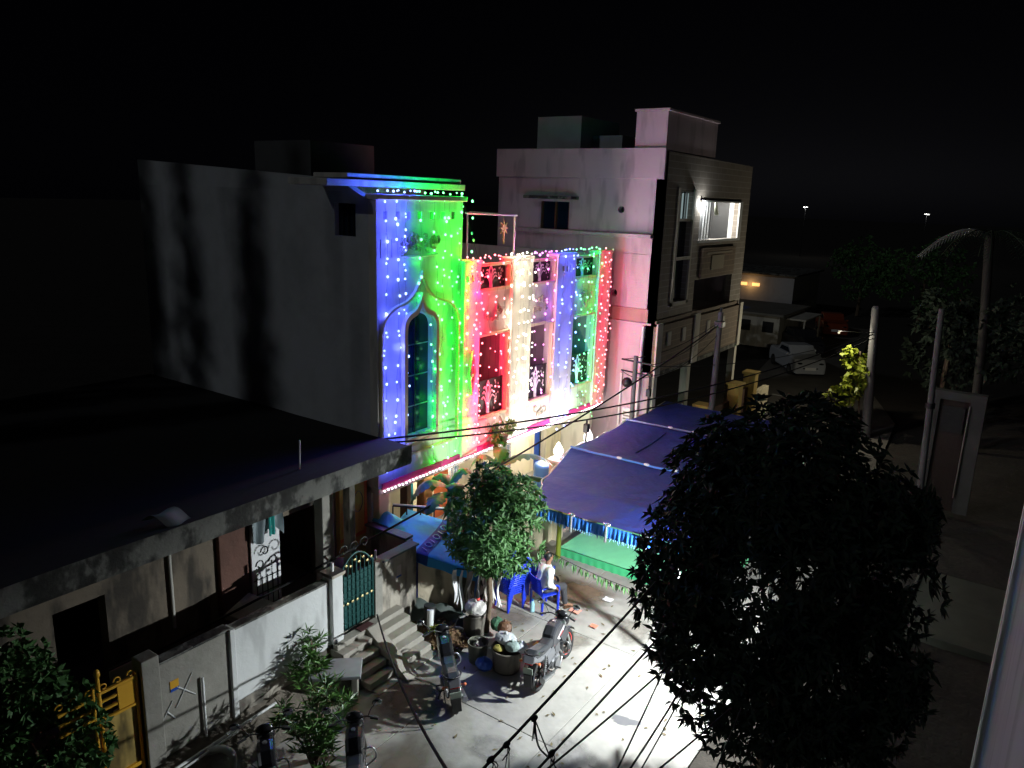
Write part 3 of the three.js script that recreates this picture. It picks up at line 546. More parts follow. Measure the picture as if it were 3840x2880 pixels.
// ---------------------------------------------------------------- the festival canopy, dais and garland
{
  const c = thing('canopy', 'large navy cloth canopy with blue frill spread over the street', 'canopy', [-7.4, 0, -18]);
  // corner points of the cloth panels, front to back: left and right ends of each seam pole
  const rows = [[-8.26, 2.6, -13.05, -4.9, 2.62, -13.15], [-8.9, 2.64, -14.3, -4.9, 2.66, -14.4], [-9.56, 2.68, -16.6, -5.0, 2.66, -16.9], [-9.68, 2.66, -20.0, -5.2, 2.66, -20.5], [-9.86, 2.58, -23.25, -5.3, 2.58, -23.4]];
  const at = (v, u) => { const k = Math.min(3, Math.floor(v)), f = v - k, A = rows[k], B = rows[k + 1], L = (i) => A[i] + (B[i] - A[i]) * f; const q = V(L(0) + (L(3) - L(0)) * u, L(1) + (L(4) - L(1)) * u, L(2) + (L(5) - L(2)) * u); const sagk = k < 2 ? 0.04 : 0.09; q.y -= sagk * 4 * f * (1 - f) + 0.05 * Math.sin(u * 3.14) + 0.07 * (F2(q.x * 0.07, q.z * 0.07, 1, 4) - 0.5) + 0.03 * (F1(q.x * 0.12, q.z * 0.03, 2, 5) - 0.5); return q; };
  for (const [a, b] of [[0, 2], [2, 3], [3, 4]]) mesh('cloth_panel', sheet(60, 40, (u, v) => at(a + (b - a) * v * 0.9999, u)), M.tarpNavy, c);
  const seam = (v, m) => { const p = []; for (let i = 0; i <= 20; i++) { const q = at(v, i / 20); q.y += 0.045; p.push(q); } return mesh('seam_pole', tube(p, 0.028, 40, 8), m, c); };
  seam(2, mat([0.08, 0.2, 0.6], { roughness: 0.4 })); seam(3, mat([0.16, 0.17, 0.32], { roughness: 0.5 }));
  const edge = []; for (let i = 0; i <= 40; i++) { const q = at(i / 10 * 0.9999, 0); q.x -= 0.01 + 0.05 * Math.abs(Math.sin(i * 0.785)); q.y -= 0.02; edge.push(q); }
  mesh('edge_binding', tube(edge, 0.016, 80, 6), M.plasticWhite, c);
  for (const u of [0.3, 0.46, 0.62]) for (const v of [2, 3]) { const q = at(v, u); mesh('knot', sph(q.x, q.y + 0.06, q.z, 0.05, 1.6, 0.7, 1), M.plasticWhite, c); }
  for (const [u, v0, v1] of [[0.3, 2.3, 2.9], [0.5, 2.2, 2.9], [0.7, 2.15, 2.9], [0.55, 3.1, 3.5]]) { const p = []; for (let i = 0; i <= 8; i++) { const q = at(v0 + (v1 - v0) * i / 8, u); q.y += 0.012; p.push(q); } mesh('crease', tube(p, 0.016, 16, 5), M.tarpNavy, c); }
  const top = [], frill = sheet(150, 4, (u, v) => { const q = at(0, u); const w = Math.sin(u * 230) * 0.03 * v + 0.012 * Math.sin(u * 91) * v; return V(q.x, q.y - 0.02 - 0.25 * v + 0.02 * Math.sin(u * 230) * v, q.z + 0.02 + w); });
  mesh('frill', frill, M.frill, c);
  const fr = rng(5), drips = []; for (let i = 0; i < 70; i++) { const u = i / 70 + fr() * 0.01, q = at(0, u); drips.push(rod(V(q.x, q.y - 0.25, q.z + 0.04), V(q.x + (fr() - 0.5) * 0.03, q.y - 0.28 - fr() * 0.06, q.z + 0.05), 0.012, 0.006, 4)); }
  mesh('fringe', drips, mat([0.16, 0.34, 0.5], { roughness: 0.6 }), c);
  for (const u of [0.26, 0.5, 0.76]) { const q = at(0, u); mesh('tassel', [rod(V(q.x, q.y + 0.06, q.z + 0.06), V(q.x, q.y - 0.34, q.z + 0.08), 0.022, 0.03, 6), sph(q.x, q.y + 0.03, q.z + 0.05, 0.06, 1.4, 0.6, 1)], M.foil, c); }
  for (const [x, z, h] of [[-9.47, -16.0, 2.6], [-5.0, -13.1, 2.48], [-5.1, -17, 2.6], [-9.7, -20.1, 2.6], [-5.2, -20.5, 2.6], [-9.8, -23.2, 2.5], [-5.3, -23.3, 2.5]]) mesh('pole', rod(V(x, 0, z), V(x, h, z), 0.035, 0.035, 10), M.whitePaint, c);

  const d = thing('dais', 'low dais under the canopy draped in bright green cloth', 'platform', [-7, 0, -17.5]);
  mesh('top_cloth', sheet(30, 16, (u, v) => V(-9.35 + u * 4.2, 0.2 + 0.025 * (F3(u * 0.8, v * 0.5, 0, 4) - 0.5), -15.95 - v * 2.9)), M.greenCloth, d);
  mesh('skirt', [sheet(90, 3, (u, v) => V(-9.36 + u * 4.22, 0.195 * (1 - v), -15.93 + 0.03 * v + 0.015 * Math.sin(u * 120) * v)), sheet(40, 3, (u, v) => V(-9.36 - 0.02 * v, 0.195 * (1 - v), -15.94 - u * 2.9))], M.greenClothDark, d);
  // banana stems tied at the entrance
  const b = thing('banana_plant', 'yellow green banana stem tied to the white canopy pole', 'plant', [-9.3, 0, -15.75]);
  mesh('stem', rod(V(-9.28, 0, -15.75), V(-9.3, 1.9, -15.8), 0.07, 0.05, 10), M.leafYellow, b);
  for (let k = 0; k < 5; k++) { const a = k * 1.3 + 0.4; mesh('leaf', bananaLeaf(V(-9.3, 1.2 + k * 0.12, -15.8), a, 0.9, 0.16, 0.9), M.leafYellow, b); }

  // garland of mango leaves on a line
  const gl = thing('leaf_garland', 'line of green mango leaves strung before the green dais', 'garland', [-7.3, 1.2, -13.6]);
  const A = V(-8.5, 1.36, -13.6), B = V(-5.4, 1.12, -13.55), line = sag(A, B, 0.1, 20);
  mesh('line', tube(line, 0.008, 40, 4), M.cable, gl);
  const lr = rng(64);
  for (let i = 1; i < 19; i++) { const p = line[i], lv = []; for (let k = 0; k < 5; k++) { const a = lr() * 6.28, len = rr(0.14, 0.24, lr); lv.push(leafGeo(p.clone().add(V(rr(-0.04, 0.04, lr), 0, 0)), V(Math.cos(a) * 0.4, -1, Math.sin(a) * 0.4), len, 0.055)); } mesh('leaf', lv, M.leaf, gl); }
}
function leafGeo(p, dir, len, wid, up) { // one pointed, folded leaf
  const d = dir.clone().normalize(), s = V(0, 1, 0).cross(d); if (s.lengthSq() < 0.01) s.set(1, 0, 0); s.normalize();
  const n = d.clone().cross(s), q = (a, w, h) => p.clone().addScaledVector(d, a * len).addScaledVector(s, w * wid).addScaledVector(n, h * wid);
  const P = [q(0, 0, 0), q(0.4, -0.5, 0.18), q(0.42, 0, 0), q(0.4, 0.5, 0.18), q(1, 0, 0.1)];
  const g = new THREE.BufferGeometry().setFromPoints([P[0], P[1], P[2], P[0], P[2], P[3], P[1], P[4], P[2], P[2], P[4], P[3]]);
  g.computeVertexNormals(); return g;
}
function bananaLeaf(base, ang, len, wid, lift) { // a long arching leaf with a torn wavy edge
  const d = V(Math.cos(ang), 0, Math.sin(ang)), s = V(-Math.sin(ang), 0, Math.cos(ang));
  const tears = rng(Math.round(ang * 100 + len * 7)), tr = Array.from({ length: 29 }, () => tears() < 0.25 ? 0.72 : 1);
  return sheet(28, 6, (u, v) => {
    const w = (v - 0.5) * 2, sh = wid * Math.pow(Math.sin(Math.min(1, 0.06 + u * 0.94) * Math.PI), 0.6) * tr[Math.round(u * 28)];
    const x = len * u * (1 - 0.18 * u * lift), y = lift * len * (0.75 * u - 0.95 * u * u);
    const q = base.clone().addScaledVector(d, x).addScaledVector(s, w * sh); q.y += y - Math.abs(w) * sh * 0.35 + 0.01 * Math.sin(u * 60) * w; return q;
  });
}

// ---------------------------------------------------------------- the old house on the left, its slab roof, veranda and front wall
{
  const t = thing('old_house', 'old low house with a black mouldy slab roof and grimy veranda', 'house', [-12, 0, -6]);
  mesh('roof', [sheet(40, 40, (u, v) => V(-10.3 - u * 9.6, 3.94 + 0.05 * (F1(u, v) - 0.5), 1.5 - v * 12.75))], M.roofBlack, t);
  const fr = rng(14), rim = [];
  mesh('roof_slab', sheet(60, 6, (u, v) => { const z = 1.5 - u * 12.8, y = 3.95 - v * 0.42; return V(-10.28 + 0.05 * (F2(u * 2, v * 0.4) - 0.5) + (v > 0.9 ? -0.03 : 0), y + 0.05 * (F1(u * 2.2, 0.3) - 0.5) * (v < 0.2 ? 1 : 0.4), z); }), M.fascia, t);
  mesh('slab_underside', box(-11.6, -10.32, 3.53, 3.6, -11.26, 1.5), M.fascia, t);
  mesh('slab_end', rbox(-18.5, -10.32, 3.56, 3.93, -11.3, -11.1, 0.04), M.fascia, t);
  mesh('rust_rod', [rod(V(-10.9, 3.9, -8.9), V(-10.9, 4.5, -8.92), 0.014)], M.whitePaint, t);
  mesh('floor', box(-16, -10.15, 0.3, 0.72, -10.6, 1.5), M.step, t);
  // front wall of the rooms
  mesh('front_wall', [box(-11.85, -11.6, 0.72, 3.53, -4.7, 1.5), box(-11.85, -11.6, 2.6, 3.53, -5.5, -4.7), box(-11.85, -11.6, 0.72, 3.53, -7.5, -5.5), box(-11.85, -11.6, 2.75, 3.53, -10.3, -8.15)], M.oldPlaster, t);
  mesh('brick_pier', rbox(-11.85, -11.5, 0.72, 3.53, -8.12, -7.52, 0.02), M.brickRed, t);
  mesh('veranda_back_wall', box(-13.6, -13.4, 0.72, 3.53, -10.3, -7.5), M.oldPlaster, t);
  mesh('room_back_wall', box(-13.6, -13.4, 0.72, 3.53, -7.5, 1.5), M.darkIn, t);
  mesh('end_wall', box(-16, -11.62, 0.3, 3.53, -10.55, -10.36), M.oldPlaster, t);
  const dp = mesh('drain_pipe', rod(V(-11.55, 1.5, -6.6), V(-11.55, 3.3, -6.6), 0.03), mat([0.5, 0.48, 0.42]), t);
  mesh('window', box(-13.39, -13.36, 1.6, 2.9, -9.75, -8.9), M.black, t);
  for (let k = 0; k < 6; k++) mesh('window_bar', box(-13.35, -13.33, 1.6, 2.9, -8.98 - k * 0.15, -8.96 - k * 0.15), M.steel, t);
  mesh('veranda_column', rbox(-11.2, -10.95, 0.72, 3.53, -9.75, -9.45, 0.02), M.greyWall, t);
  mesh('veranda_column', rbox(-10.75, -10.55, 0.72, 3.53, -9.95, -9.8, 0.02), M.stainWall, t);
  // the yellow painted wall with its orange border and panel drawing
  const yw = mesh('yellow_wall', box(-11.7, -11.5, 0.72, 3.5, -11.2, -10.4), M.yellowPaint, t);
  mesh('border', [box(-11.497, -11.485, 1.7, 3.2, -11.18, -11.1), box(-11.497, -11.485, 1.7, 1.78, -11.1, -10.4), box(-11.497, -11.485, 3.12, 3.2, -11.1, -10.4)], M.orangePaint, yw);
  const hx = []; for (const [cy, cz] of [[2.5, -10.62], [2.5, -10.92]]) { const p = []; for (let k = 0; k < 6; k++) { const a = k / 6 * 6.283 + 0.52; p.push(V(-11.492, cy + Math.sin(a) * 0.24, cz + Math.cos(a) * 0.13)); } hx.push(tube(p, 0.01, 36, 5, true)); }
  mesh('panel_line', hx, M.stainWall, yw);
  // white grille door, standing open
  const gd = mesh('grille_door', rbox(-11.56, -11.52, 0.9, 2.85, -8.86, -8.2, 0.01), M.whitePaint, t);
  const sc = []; for (let k = 0; k < 5; k++) sc.push(box(-11.518, -11.505, 0.95, 1.75, -8.3 - k * 0.12, -8.285 - k * 0.12)); for (let k = 0; k < 3; k++) sc.push(box(-11.518, -11.505, 1.1 + k * 0.3, 1.115 + k * 0.3, -8.84, -8.22));
  for (const [cy, cz] of [[2.0, -8.38], [2.0, -8.68], [2.25, -8.5]]) { const p = []; for (let k = 0; k < 9; k++) { const a = k * 0.75; p.push(V(-11.51, cy + Math.sin(a) * 0.11 * (1 - k * 0.07), cz + Math.cos(a) * 0.1 * (1 - k * 0.07))); } sc.push(tube(p, 0.011, 20, 5)); }
  sc.forEach((q) => mesh('scroll', q, M.blackIron, gd));
  // second white grille by the dark doorway
  const g2 = mesh('grille_door', [box(-10.9, -10.87, 0.72, 1.75, -5.5, -5.1)], M.black, t), s2 = [box(-10.868, -10.85, 1.42, 1.72, -5.5, -5.1)]; for (let k = 0; k < 4; k++) s2.push(box(-10.868, -10.85, 0.8 + k * 0.15, 0.88 + k * 0.15, -5.2, -5.1));
  mesh('panel', s2, M.whitePaint, g2);
  const cl = thing('hanging_cloth', 'pink cloth hung on the window bars inside the dark veranda', 'cloth', [-13.2, 2.4, -9.2]);
  mesh('cloth', sheet(14, 10, (u, v) => V(-13.25 + 0.03 * Math.sin(u * 14 + v), 2.9 - v * 0.75, -9.05 - u * 0.4)), mat([0.3, 0.03, 0.11], { map: T.fabric, side: THREE.DoubleSide }), cl);
  const lo = thing('washing_bundle', 'grey and green bundle of washing hung above the white grille door', 'laundry', [-11.3, 2.9, -8.5]);
  mesh('cloth', sheet(20, 10, (u, v) => V(-11.42 + 0.06 * Math.sin(u * 19 + v * 2), 3.12 - v * (0.5 + 0.14 * Math.sin(u * 7)), -8.15 - u * 0.7)), mat([0.3, 0.36, 0.38], { map: T.fabric, side: THREE.DoubleSide }), lo);
  mesh('towel', sheet(8, 8, (u, v) => V(-11.36 + 0.03 * Math.sin(u * 11), 3.05 - v * 0.45, -8.5 - u * 0.16)), mat([0.03, 0.4, 0.36], { map: T.fabric, side: THREE.DoubleSide }), lo);
  const sl = thing('stone_slab', 'grey slab leaning out between the white grille door and the front wall', 'slab', [-11, 1.3, -8.0]);
  mesh('slab', rbox(-0.42, 0.42, -0.06, 0.06, -0.4, 0.4, 0.02).rotateZ(-0.25).rotateY(0.4).translate(-10.95, 1.42, -7.85), M.greyWall, sl);
  const bl = thing('dark_bundle', 'dark covered heap standing behind the green gate', 'bundle', [-11.2, 0.72, -10]);
  mesh('cover', [sph(-11.0, 1.15, -9.9, 0.5, 0.8, 1.1, 0.9), sph(-10.9, 1.0, -10.3, 0.42, 0.9, 0.9, 0.8)], mat([0.025, 0.022, 0.05], { map: T.fabric }), bl);

  const rs = thing('roof_sheet', 'small pale sheet lying near the edge of the black roof', 'sheet', [-10.7, 3.95, -6.1]);
  mesh('sheet', sheet(8, 6, (u, v) => V(-10.75 + u * 0.36 + 0.05 * Math.sin(v * 5), 4.02 + 0.1 * Math.sin(u * 4), -5.75 - v * 0.42 - u * 0.2)), mat([0.22, 0.23, 0.23], { map: T.fabric, side: THREE.DoubleSide }), rs);

  // front wall along the street
  const w = thing('compound_wall', 'white washed front wall with stained foot and a grey plastered end', 'wall', [-10.1, 0, -7]);
  mesh('white_wall', sheet(60, 24, (u, v) => V(-10.05 + 0.012 * (F1(u, v) - 0.5), 0.25 + v * (1.7 + 0.02 * (F2(u, 0.2) - 0.5)), -6.7 - u * 2.07)), M.whiteWall, w);
  mesh('wall_core', [box(-10.22, -10.065, 0.1, 1.93, -8.77, -6.7), box(-10.22, -10.03, 0.1, 1.985, -6.68, -5.14)], M.greyWall, w);
  mesh('wall_top', [rbox(-10.24, -10.04, 1.935, 1.975, -8.77, -6.7, 0.015), rbox(-10.24, -10.02, 1.99, 2.03, -6.68, -5.14, 0.015)], M.fascia, w);
  mesh('wall_foot', sheet(50, 4, (u, v) => V(-10.03 + v * 0.06 * (0.4 + F2(u * 2, v)), 0.62 - v * 0.4 + 0.1 * (F1(u * 2, 0.6) - 0.5), -6.7 - u * 2.07)), M.stainWall, w);
  mesh('pillar', rbox(-10.22, -9.95, 0.1, 2.06, -9.04, -8.78, 0.015), M.whiteWall, w);
  mesh('pillar_cap', rbox(-10.26, -9.91, 2.063, 2.13, -9.08, -8.74, 0.015), M.stainWall, w);
  mesh('pillar', rbox(-10.25, -9.98, 0.1, 2.2, -5.42, -5.14, 0.02), M.greyWall, w);
  mesh('pillar', rbox(-10.2, -9.97, 0.1, 2.02, -6.72, -6.62, 0.015), M.whiteWall, w);
  // chalked crosses on the grey wall
  const ck = []; for (const [a, b] of [[[-5.65, 1.15], [-5.95, 1.6]], [[-5.68, 1.5], [-5.98, 1.2]], [[-5.5, 1.15], [-5.62, 0.98]], [[-5.42, 1.05], [-5.6, 1.3]]]) ck.push(rod(V(-10.022, a[1], a[0]), V(-10.022, b[1], b[0]), 0.016, 0.012, 4));
  mesh('chalk_mark', ck, mat([0.5, 0.51, 0.5]), w);
  const st = mesh('paper_sticker', box(-10.029, -10.02, 1.45, 1.63, -5.72, -5.58), M.gateYellow, w);
  mesh('sticker_band', box(-10.0195, -10.015, 1.45, 1.5, -5.72, -5.58), M.plasticBlue, st);
  mesh('pipe', rod(V(-9.99, 0.35, -6.1), V(-9.99, 1.45, -6.1), 0.022, 0.022, 8), M.plasticWhite, w);
  const pp = thing('water_pipe', 'white plastic pipe running along the foot of the front wall', 'pipe', [-9.8, 0.4, -6.4]);
  mesh('pipe', [rod(V(-9.72, 0.34, -4.9), V(-9.78, 0.38, -7.3), 0.024, 0.024, 8), rod(V(-9.64, 0.34, -5.3), V(-9.7, 0.36, -6.5), 0.02, 0.02, 8)], M.plasticWhite, pp);
  mesh('joint', [rod(V(-9.755, 0.37, -6.3), V(-9.76, 0.37, -6.42), 0.034, 0.034, 8)], M.plasticWhite, pp);
  // perpendicular end wall beside the steps, with a pale poster
  const bw = thing('boundary_wall', 'short stained wall with a pale poster between the green gate and the covered cart', 'wall', [-10.1, 0, -10.6]);
  mesh('wall', rbox(-10.24, -10.05, 0.1, 1.8, -11.2, -9.97, 0.02), M.stainWall, bw);
  mesh('wall_return', rbox(-11.6, -10.26, 0.1, 1.86, -11.32, -11.14, 0.02), M.stainWall, bw);
  mesh('gate_pier', rbox(-10.22, -10.02, 0.1, 1.9, -10.16, -9.95, 0.015), M.greyWall, bw);
  mesh('coping', [rbox(-10.28, -10.01, 1.803, 1.85, -11.24, -10.17, 0.015), rbox(-11.62, -10.29, 1.863, 1.92, -11.36, -11.1, 0.015)], mat([0.13, 0.17, 0.19], { map: T.concrete }), bw);
  const po = mesh('poster', box(-10.048, -10.042, 1.3, 1.56, -10.72, -10.58), mat([0.5, 0.42, 0.4]), bw);
  mesh('poster_band', box(-10.0415, -10.039, 1.3, 1.34, -10.72, -10.58), M.plasticBlue, po);

  // the arched green gate
  const g = thing('green_gate', 'dark green iron gate with an arched top and gold leaves', 'gate', [-10.08, 0.7, -9.5]);
  const gb = [], z0 = -9.93, z1 = -9.07, gy = 0.74;
  for (let k = 0; k <= 8; k++) { const z = z1 + (z0 - z1) * k / 8, top = 2.0 + 0.22 * Math.sin(k / 8 * Math.PI); gb.push(rod(V(-10.08, gy, z), V(-10.08, top, z), 0.011, 0.011, 6)); }
  for (let k = 0; k < 9; k++) gb.push(box(-10.085, -10.07, gy + k * 0.13, gy + 0.014 + k * 0.13, z0, z1));
  const arch = []; for (let k = 0; k <= 12; k++) arch.push(V(-10.08, 1.98 + 0.3 * Math.sin(k / 12 * Math.PI), z1 + (z0 - z1) * k / 12)); gb.push(tube(arch, 0.018, 24, 6));
  gb.push(rod(V(-10.08, gy, z0), V(-10.08, 2.0, z0), 0.025), rod(V(-10.08, gy, z1), V(-10.08, 2.0, z1), 0.025), rod(V(-10.08, gy, -9.5), V(-10.08, 2.2, -9.5), 0.02));
  mesh('frame', gb, M.greenGate, g);
  mesh('sheet', box(-10.105, -10.095, gy, 1.86, z0, z1), M.greenGate, g);
  const gc = [], gr = rng(3);
  for (const [y, n] of [[1.98, 8], [1.3, 7]]) for (let k = 0; k < n; k++) { const z = z1 - 0.05 + (z0 - z1 + 0.1) * k / (n - 1); gc.push(sph(-10.055, y + (n === 8 ? 0.1 * Math.sin(k / 7 * Math.PI) + (k % 2) * 0.08 : 0.02 * gr()), z, 0.03, 0.4, 0.9, 1.3, 6, 5)); }
  gc.forEach((q) => mesh('gold_leaf', q, M.gold, g));
  const gs = []; for (const k of [0, 1, 2]) { const p = []; for (let i = 0; i < 10; i++) { const a = i * 0.7, q = 0.12 * (1 - i * 0.07); p.push(V(-10.08, 2.42 + Math.sin(a) * q, -9.2 - k * 0.26 + Math.cos(a) * q)); } gs.push(tube(p, 0.011, 24, 5)); }
  mesh('scrollwork', gs, M.blackIron, g);
  mesh('lamp_stub', [rod(V(-10.08, 2.13, -8.9), V(-10.08, 2.3, -8.9), 0.03), rod(V(-10.12, 1.9, -10.06), V(-10.12, 2.1, -10.06), 0.025)], M.plasticWhite, bw);
  // steps with a ramp for wheels
  const s = thing('entrance_steps', 'concrete steps with a wheel ramp down the middle, before the green gate', 'steps', [-9.6, 0, -9.7]);
  for (let k = 0; k < 5; k++) {
    const x1 = -9.85 + (k + 1) * 0.19, y = 0.7 - k * 0.145 - 0.1;
    mesh('step', rbox(-10.02, x1, y - 0.14, y, -9.5, -8.75 - 0.04 * k, 0.012), M.step, s);
    mesh('step', rbox(-10.02, x1, y - 0.14, y, -10.58, -9.82, 0.012), M.step, s);
  }
  mesh('landing', rbox(-10.05, -9.85, 0.4, 0.7, -10.6, -8.78, 0.012), M.step, s);
  const rp = poly([[-9.9, 0.4], [-9.9, 0.7], [-9.82, 0.71], [-8.75, 0.03], [-8.75, -0.05], [-9.7, -0.05]]);
  mesh('ramp', ext(rp, 0.26, 0.01).translate(0, 0, -9.79), M.step, s);
  const mt = thing('door_mat', 'dark red mat on the top step before the green gate', 'mat', [-9.95, 0.7, -9.6]);
  mesh('mat', rbox(-10.03, -9.86, 0.702, 0.72, -9.75, -9.4, 0.008), mat([0.09, 0.03, 0.03], { map: T.fabric }), mt);
  const be = thing('stone_bench', 'grey stone slab bench beside the left end of the steps', 'bench', [-9.6, 0, -8.3]);
  mesh('top', rbox(-0.46, 0.46, 0, 0.07, -0.3, 0.3, 0.015).rotateY(0.75).translate(-9.5, 0.52, -8.42), mat([0.28, 0.3, 0.33], { map: T.concrete, roughness: 0.6 }), be);
  mesh('leg', rbox(-0.06, 0.06, 0, 0.52, -0.2, 0.2, 0.02).rotateY(0.75).translate(-9.78, 0.0, -8.2), M.greyWall, be); mesh('leg', rbox(-0.06, 0.06, 0, 0.52, -0.2, 0.2, 0.02).rotateY(0.75).translate(-9.25, 0.0, -8.65), M.greyWall, be);
  // the yellow gate at the left
  const y = thing('yellow_gate', 'yellow sheet iron gate with curled top beside the grey wall', 'gate', [-10.1, 0.4, -4.8]);
  mesh('sheet', box(-10.12, -10.1, 0.55, 1.55, -5.08, -4.6), M.gateRust, y);
  mesh('frame', [rod(V(-10.08, 0.4, -5.1), V(-10.08, 2.05, -5.1), 0.028), rod(V(-10.08, 0.4, -4.56), V(-10.08, 2.25, -4.56), 0.03), rod(V(-10.08, 0.4, -4.48), V(-10.08, 2.1, -4.48), 0.025), box(-10.1, -10.06, 0.5, 0.56, -5.1, -4.56), box(-10.1, -10.06, 1.52, 1.56, -5.1, -4.56), box(-10.1, -10.06, 1.96, 2.0, -5.1, -4.56), box(-10.1, -10.06, 1.68, 1.71, -4.8, -4.56), box(-10.1, -10.06, 1.82, 1.85, -4.8, -4.56), box(-10.1, -10.06, 1.6, 1.64, -4.48, -4.0), box(-10.1, -10.06, 1.75, 1.79, -4.48, -4.0), box(-10.1, -10.06, 1.92, 1.96, -4.48, -4.0), box(-10.1, -10.06, 0.5, 0.55, -4.48, -4.0)], M.gateYellow, y);
  mesh('panel', box(-10.1, -10.07, 1.57, 1.95, -5.08, -4.82), M.gateYellow, y);
  const cu = []; for (let k = 0; k < 6; k++) { const p = [], cz = -5.03 + k * 0.2; for (let i = 0; i < 8; i++) { const a = i * 0.75; p.push(V(-10.08, 2.05 + Math.sin(a) * 0.06 * (1 - i * 0.08), cz + Math.cos(a) * 0.06 * (1 - i * 0.08))); } cu.push(tube(p, 0.012, 16, 5)); }
  mesh('curl', cu, M.gateYellow, y); mesh('finial', [sph(-10.08, 2.3, -4.56, 0.045, 1, 1.5, 1)], M.gateYellow, y);
}

// ---------------------------------------------------------------- the thing under the blue tarpaulin
{
  const t = thing('covered_cart', 'parked cart wrapped in beige cloth under a blue tarpaulin with a dark stripe', 'covered cart', [-9.9, 0, -12]);
  // near edge runs slantwise toward the street, so the beige side looks at the lamp
  const nearE = [V(-11.05, 1.75, -11.42), V(-10.1, 1.62, -11.3), V(-9.0, 1.27, -12.0)], farE = [V(-11.5, 1.8, -12.5), V(-10.6, 1.66, -12.8), V(-9.5, 1.4, -13.05)];
  const on = (E, u) => u < 0.42 ? E[0].clone().lerp(E[1], u / 0.42) : E[1].clone().lerp(E[2], (u - 0.42) / 0.58);
  const f = (u, v) => { const k = v * 1.22, q = on(farE, u).lerp(on(nearE, u), Math.min(1, k)); q.y += 0.05 * (F3(u, v, 0, 4) - 0.5) + 0.05 * Math.sin(Math.min(1, k) * 3.14) * Math.sin(u * 9); if (k > 1) { const h = k - 1; q.y -= h * 1.15; q.x += 0.05 + 0.02 * Math.sin(u * 31) * h * 5; q.z += 0.07 + 0.02 * Math.sin(u * 27) * h * 5; } return q; };
  mesh('tarpaulin', sheet(44, 36, f), M.tarpBlue, t);
  const str = mesh('stripe', sheet(6, 36, (u, v) => { const q = f(0.4 + u * 0.12, v * 0.995); q.y += 0.01; q.x += 0.004; q.z += 0.006; return q; }), M.tarpStripe, t);
  const mk = []; for (const v of [0.16, 0.4, 0.64]) { const q = f(0.46, v); mk.push(new THREE.TorusGeometry(0.075, 0.014, 5, 18).rotateX(Math.PI / 2).rotateZ(-0.25).translate(q.x, q.y + 0.022, q.z)); const q2 = f(0.46, v + 0.12); mk.push(box(-0.07, 0.07, -0.006, 0.006, -0.014, 0.014).rotateZ(-0.25).translate(q2.x, q2.y + 0.022, q2.z)); }
  mesh('printed_ring', mk, M.tarpMark, str);
  mesh('side_cloth', sheet(34, 16, (u, v) => { const q = V(-10.1, 1.55, -11.31).lerp(V(-9.02, 1.2, -12.0), u); q.y -= v * (1.1 + 0.05 * Math.sin(u * 12)) - 0.03 * (F1(u, v) - 0.5); const b = 0.05 * Math.sin(u * 8 + v * 3) * v + 0.03 * (F2(u, v, 1, 4) - 0.5); q.x += b * 0.55; q.z += b * 0.83; return q; }), M.beigeCloth, t);
  mesh('cart_body', ext(poly([[-10.98, 11.55], [-10.15, 11.45], [-9.15, 12.08], [-9.6, 12.9], [-11.3, 12.4]]), 0.95).rotateX(-Math.PI / 2).translate(0, 0.3, 0), M.darkIn, t);
  for (const [x, z] of [[-9.25, -12.1], [-9.6, -12.75], [-10.8, -12.0]]) mesh('wheel', new THREE.TorusGeometry(0.21, 0.055, 8, 20).rotateY(0.6).translate(x, 0.26, z), M.rubber, t);
  mesh('edge_strip', box(-10.15, -10.11, 0.4, 1.6, -11.34, -11.28), mat([0.03, 0.035, 0.2]), t);
  mesh('ground_sheet', sheet(16, 8, (u, v) => V(-10.15 + u * 1.1 + v * 0.15, 0.52 - v * 0.3 - u * 0.18 + 0.05 * Math.sin(u * 15 + v * 4), -11.22 - u * 0.66 + v * 0.25)), mat([0.07, 0.09, 0.08], { map: T.tarp, roughness: 0.5 }), t);
  const s2 = thing('tarpaulin_sheet', 'small cyan tarpaulin heaped on the wall left of the covered cart', 'tarpaulin', [-11, 1.8, -11.2]);
  mesh('sheet', sheet(16, 12, (u, v) => V(-11.7 + u * 0.85, 1.95 + 0.2 * Math.sin(u * 3.1) * Math.sin(v * 3.1) + 0.05 * (F1(u, v) - 0.5), -11.75 + v * 0.5)), mat([0.03, 0.42, 0.5], { map: T.tarp, side: THREE.DoubleSide }), s2);
  // rags hung at the front end
  const rg = thing('hanging_rags', 'white and grey rags hanging at the street end of the covered cart', 'rags', [-9, 1, -11.9]);
  const r = rng(41), cols = [M.plasticWhite, M.shirt, mat([0.4, 0.36, 0.32]), mat([0.45, 0.43, 0.4]), mat([0.05, 0.16, 0.4])];
  const la = V(-9.35, 1.3, -11.68), lb = V(-8.55, 1.28, -12.1);
  for (let k = 0; k < 9; k++) { const o = la.clone().lerp(lb, k / 8), w = rr(0.06, 0.14, r), h = rr(0.5, 1.05, r), ph = r() * 6; mesh('rag', sheet(6, 14, (u, v) => V(o.x + (u - 0.5) * w * (1 - 0.5 * v) + 0.05 * Math.sin(v * 5 + ph), o.y - v * h + 0.05 * Math.sin(u * 9 + ph) * v, o.z + 0.05 + 0.05 * Math.sin(u * 6 + ph + v * 3) + (k % 3) * -0.05)), cols[k % 5 === 4 ? 4 : k % 4], rg); }
  mesh('line', rod(la, lb, 0.012), M.cable, rg);
}
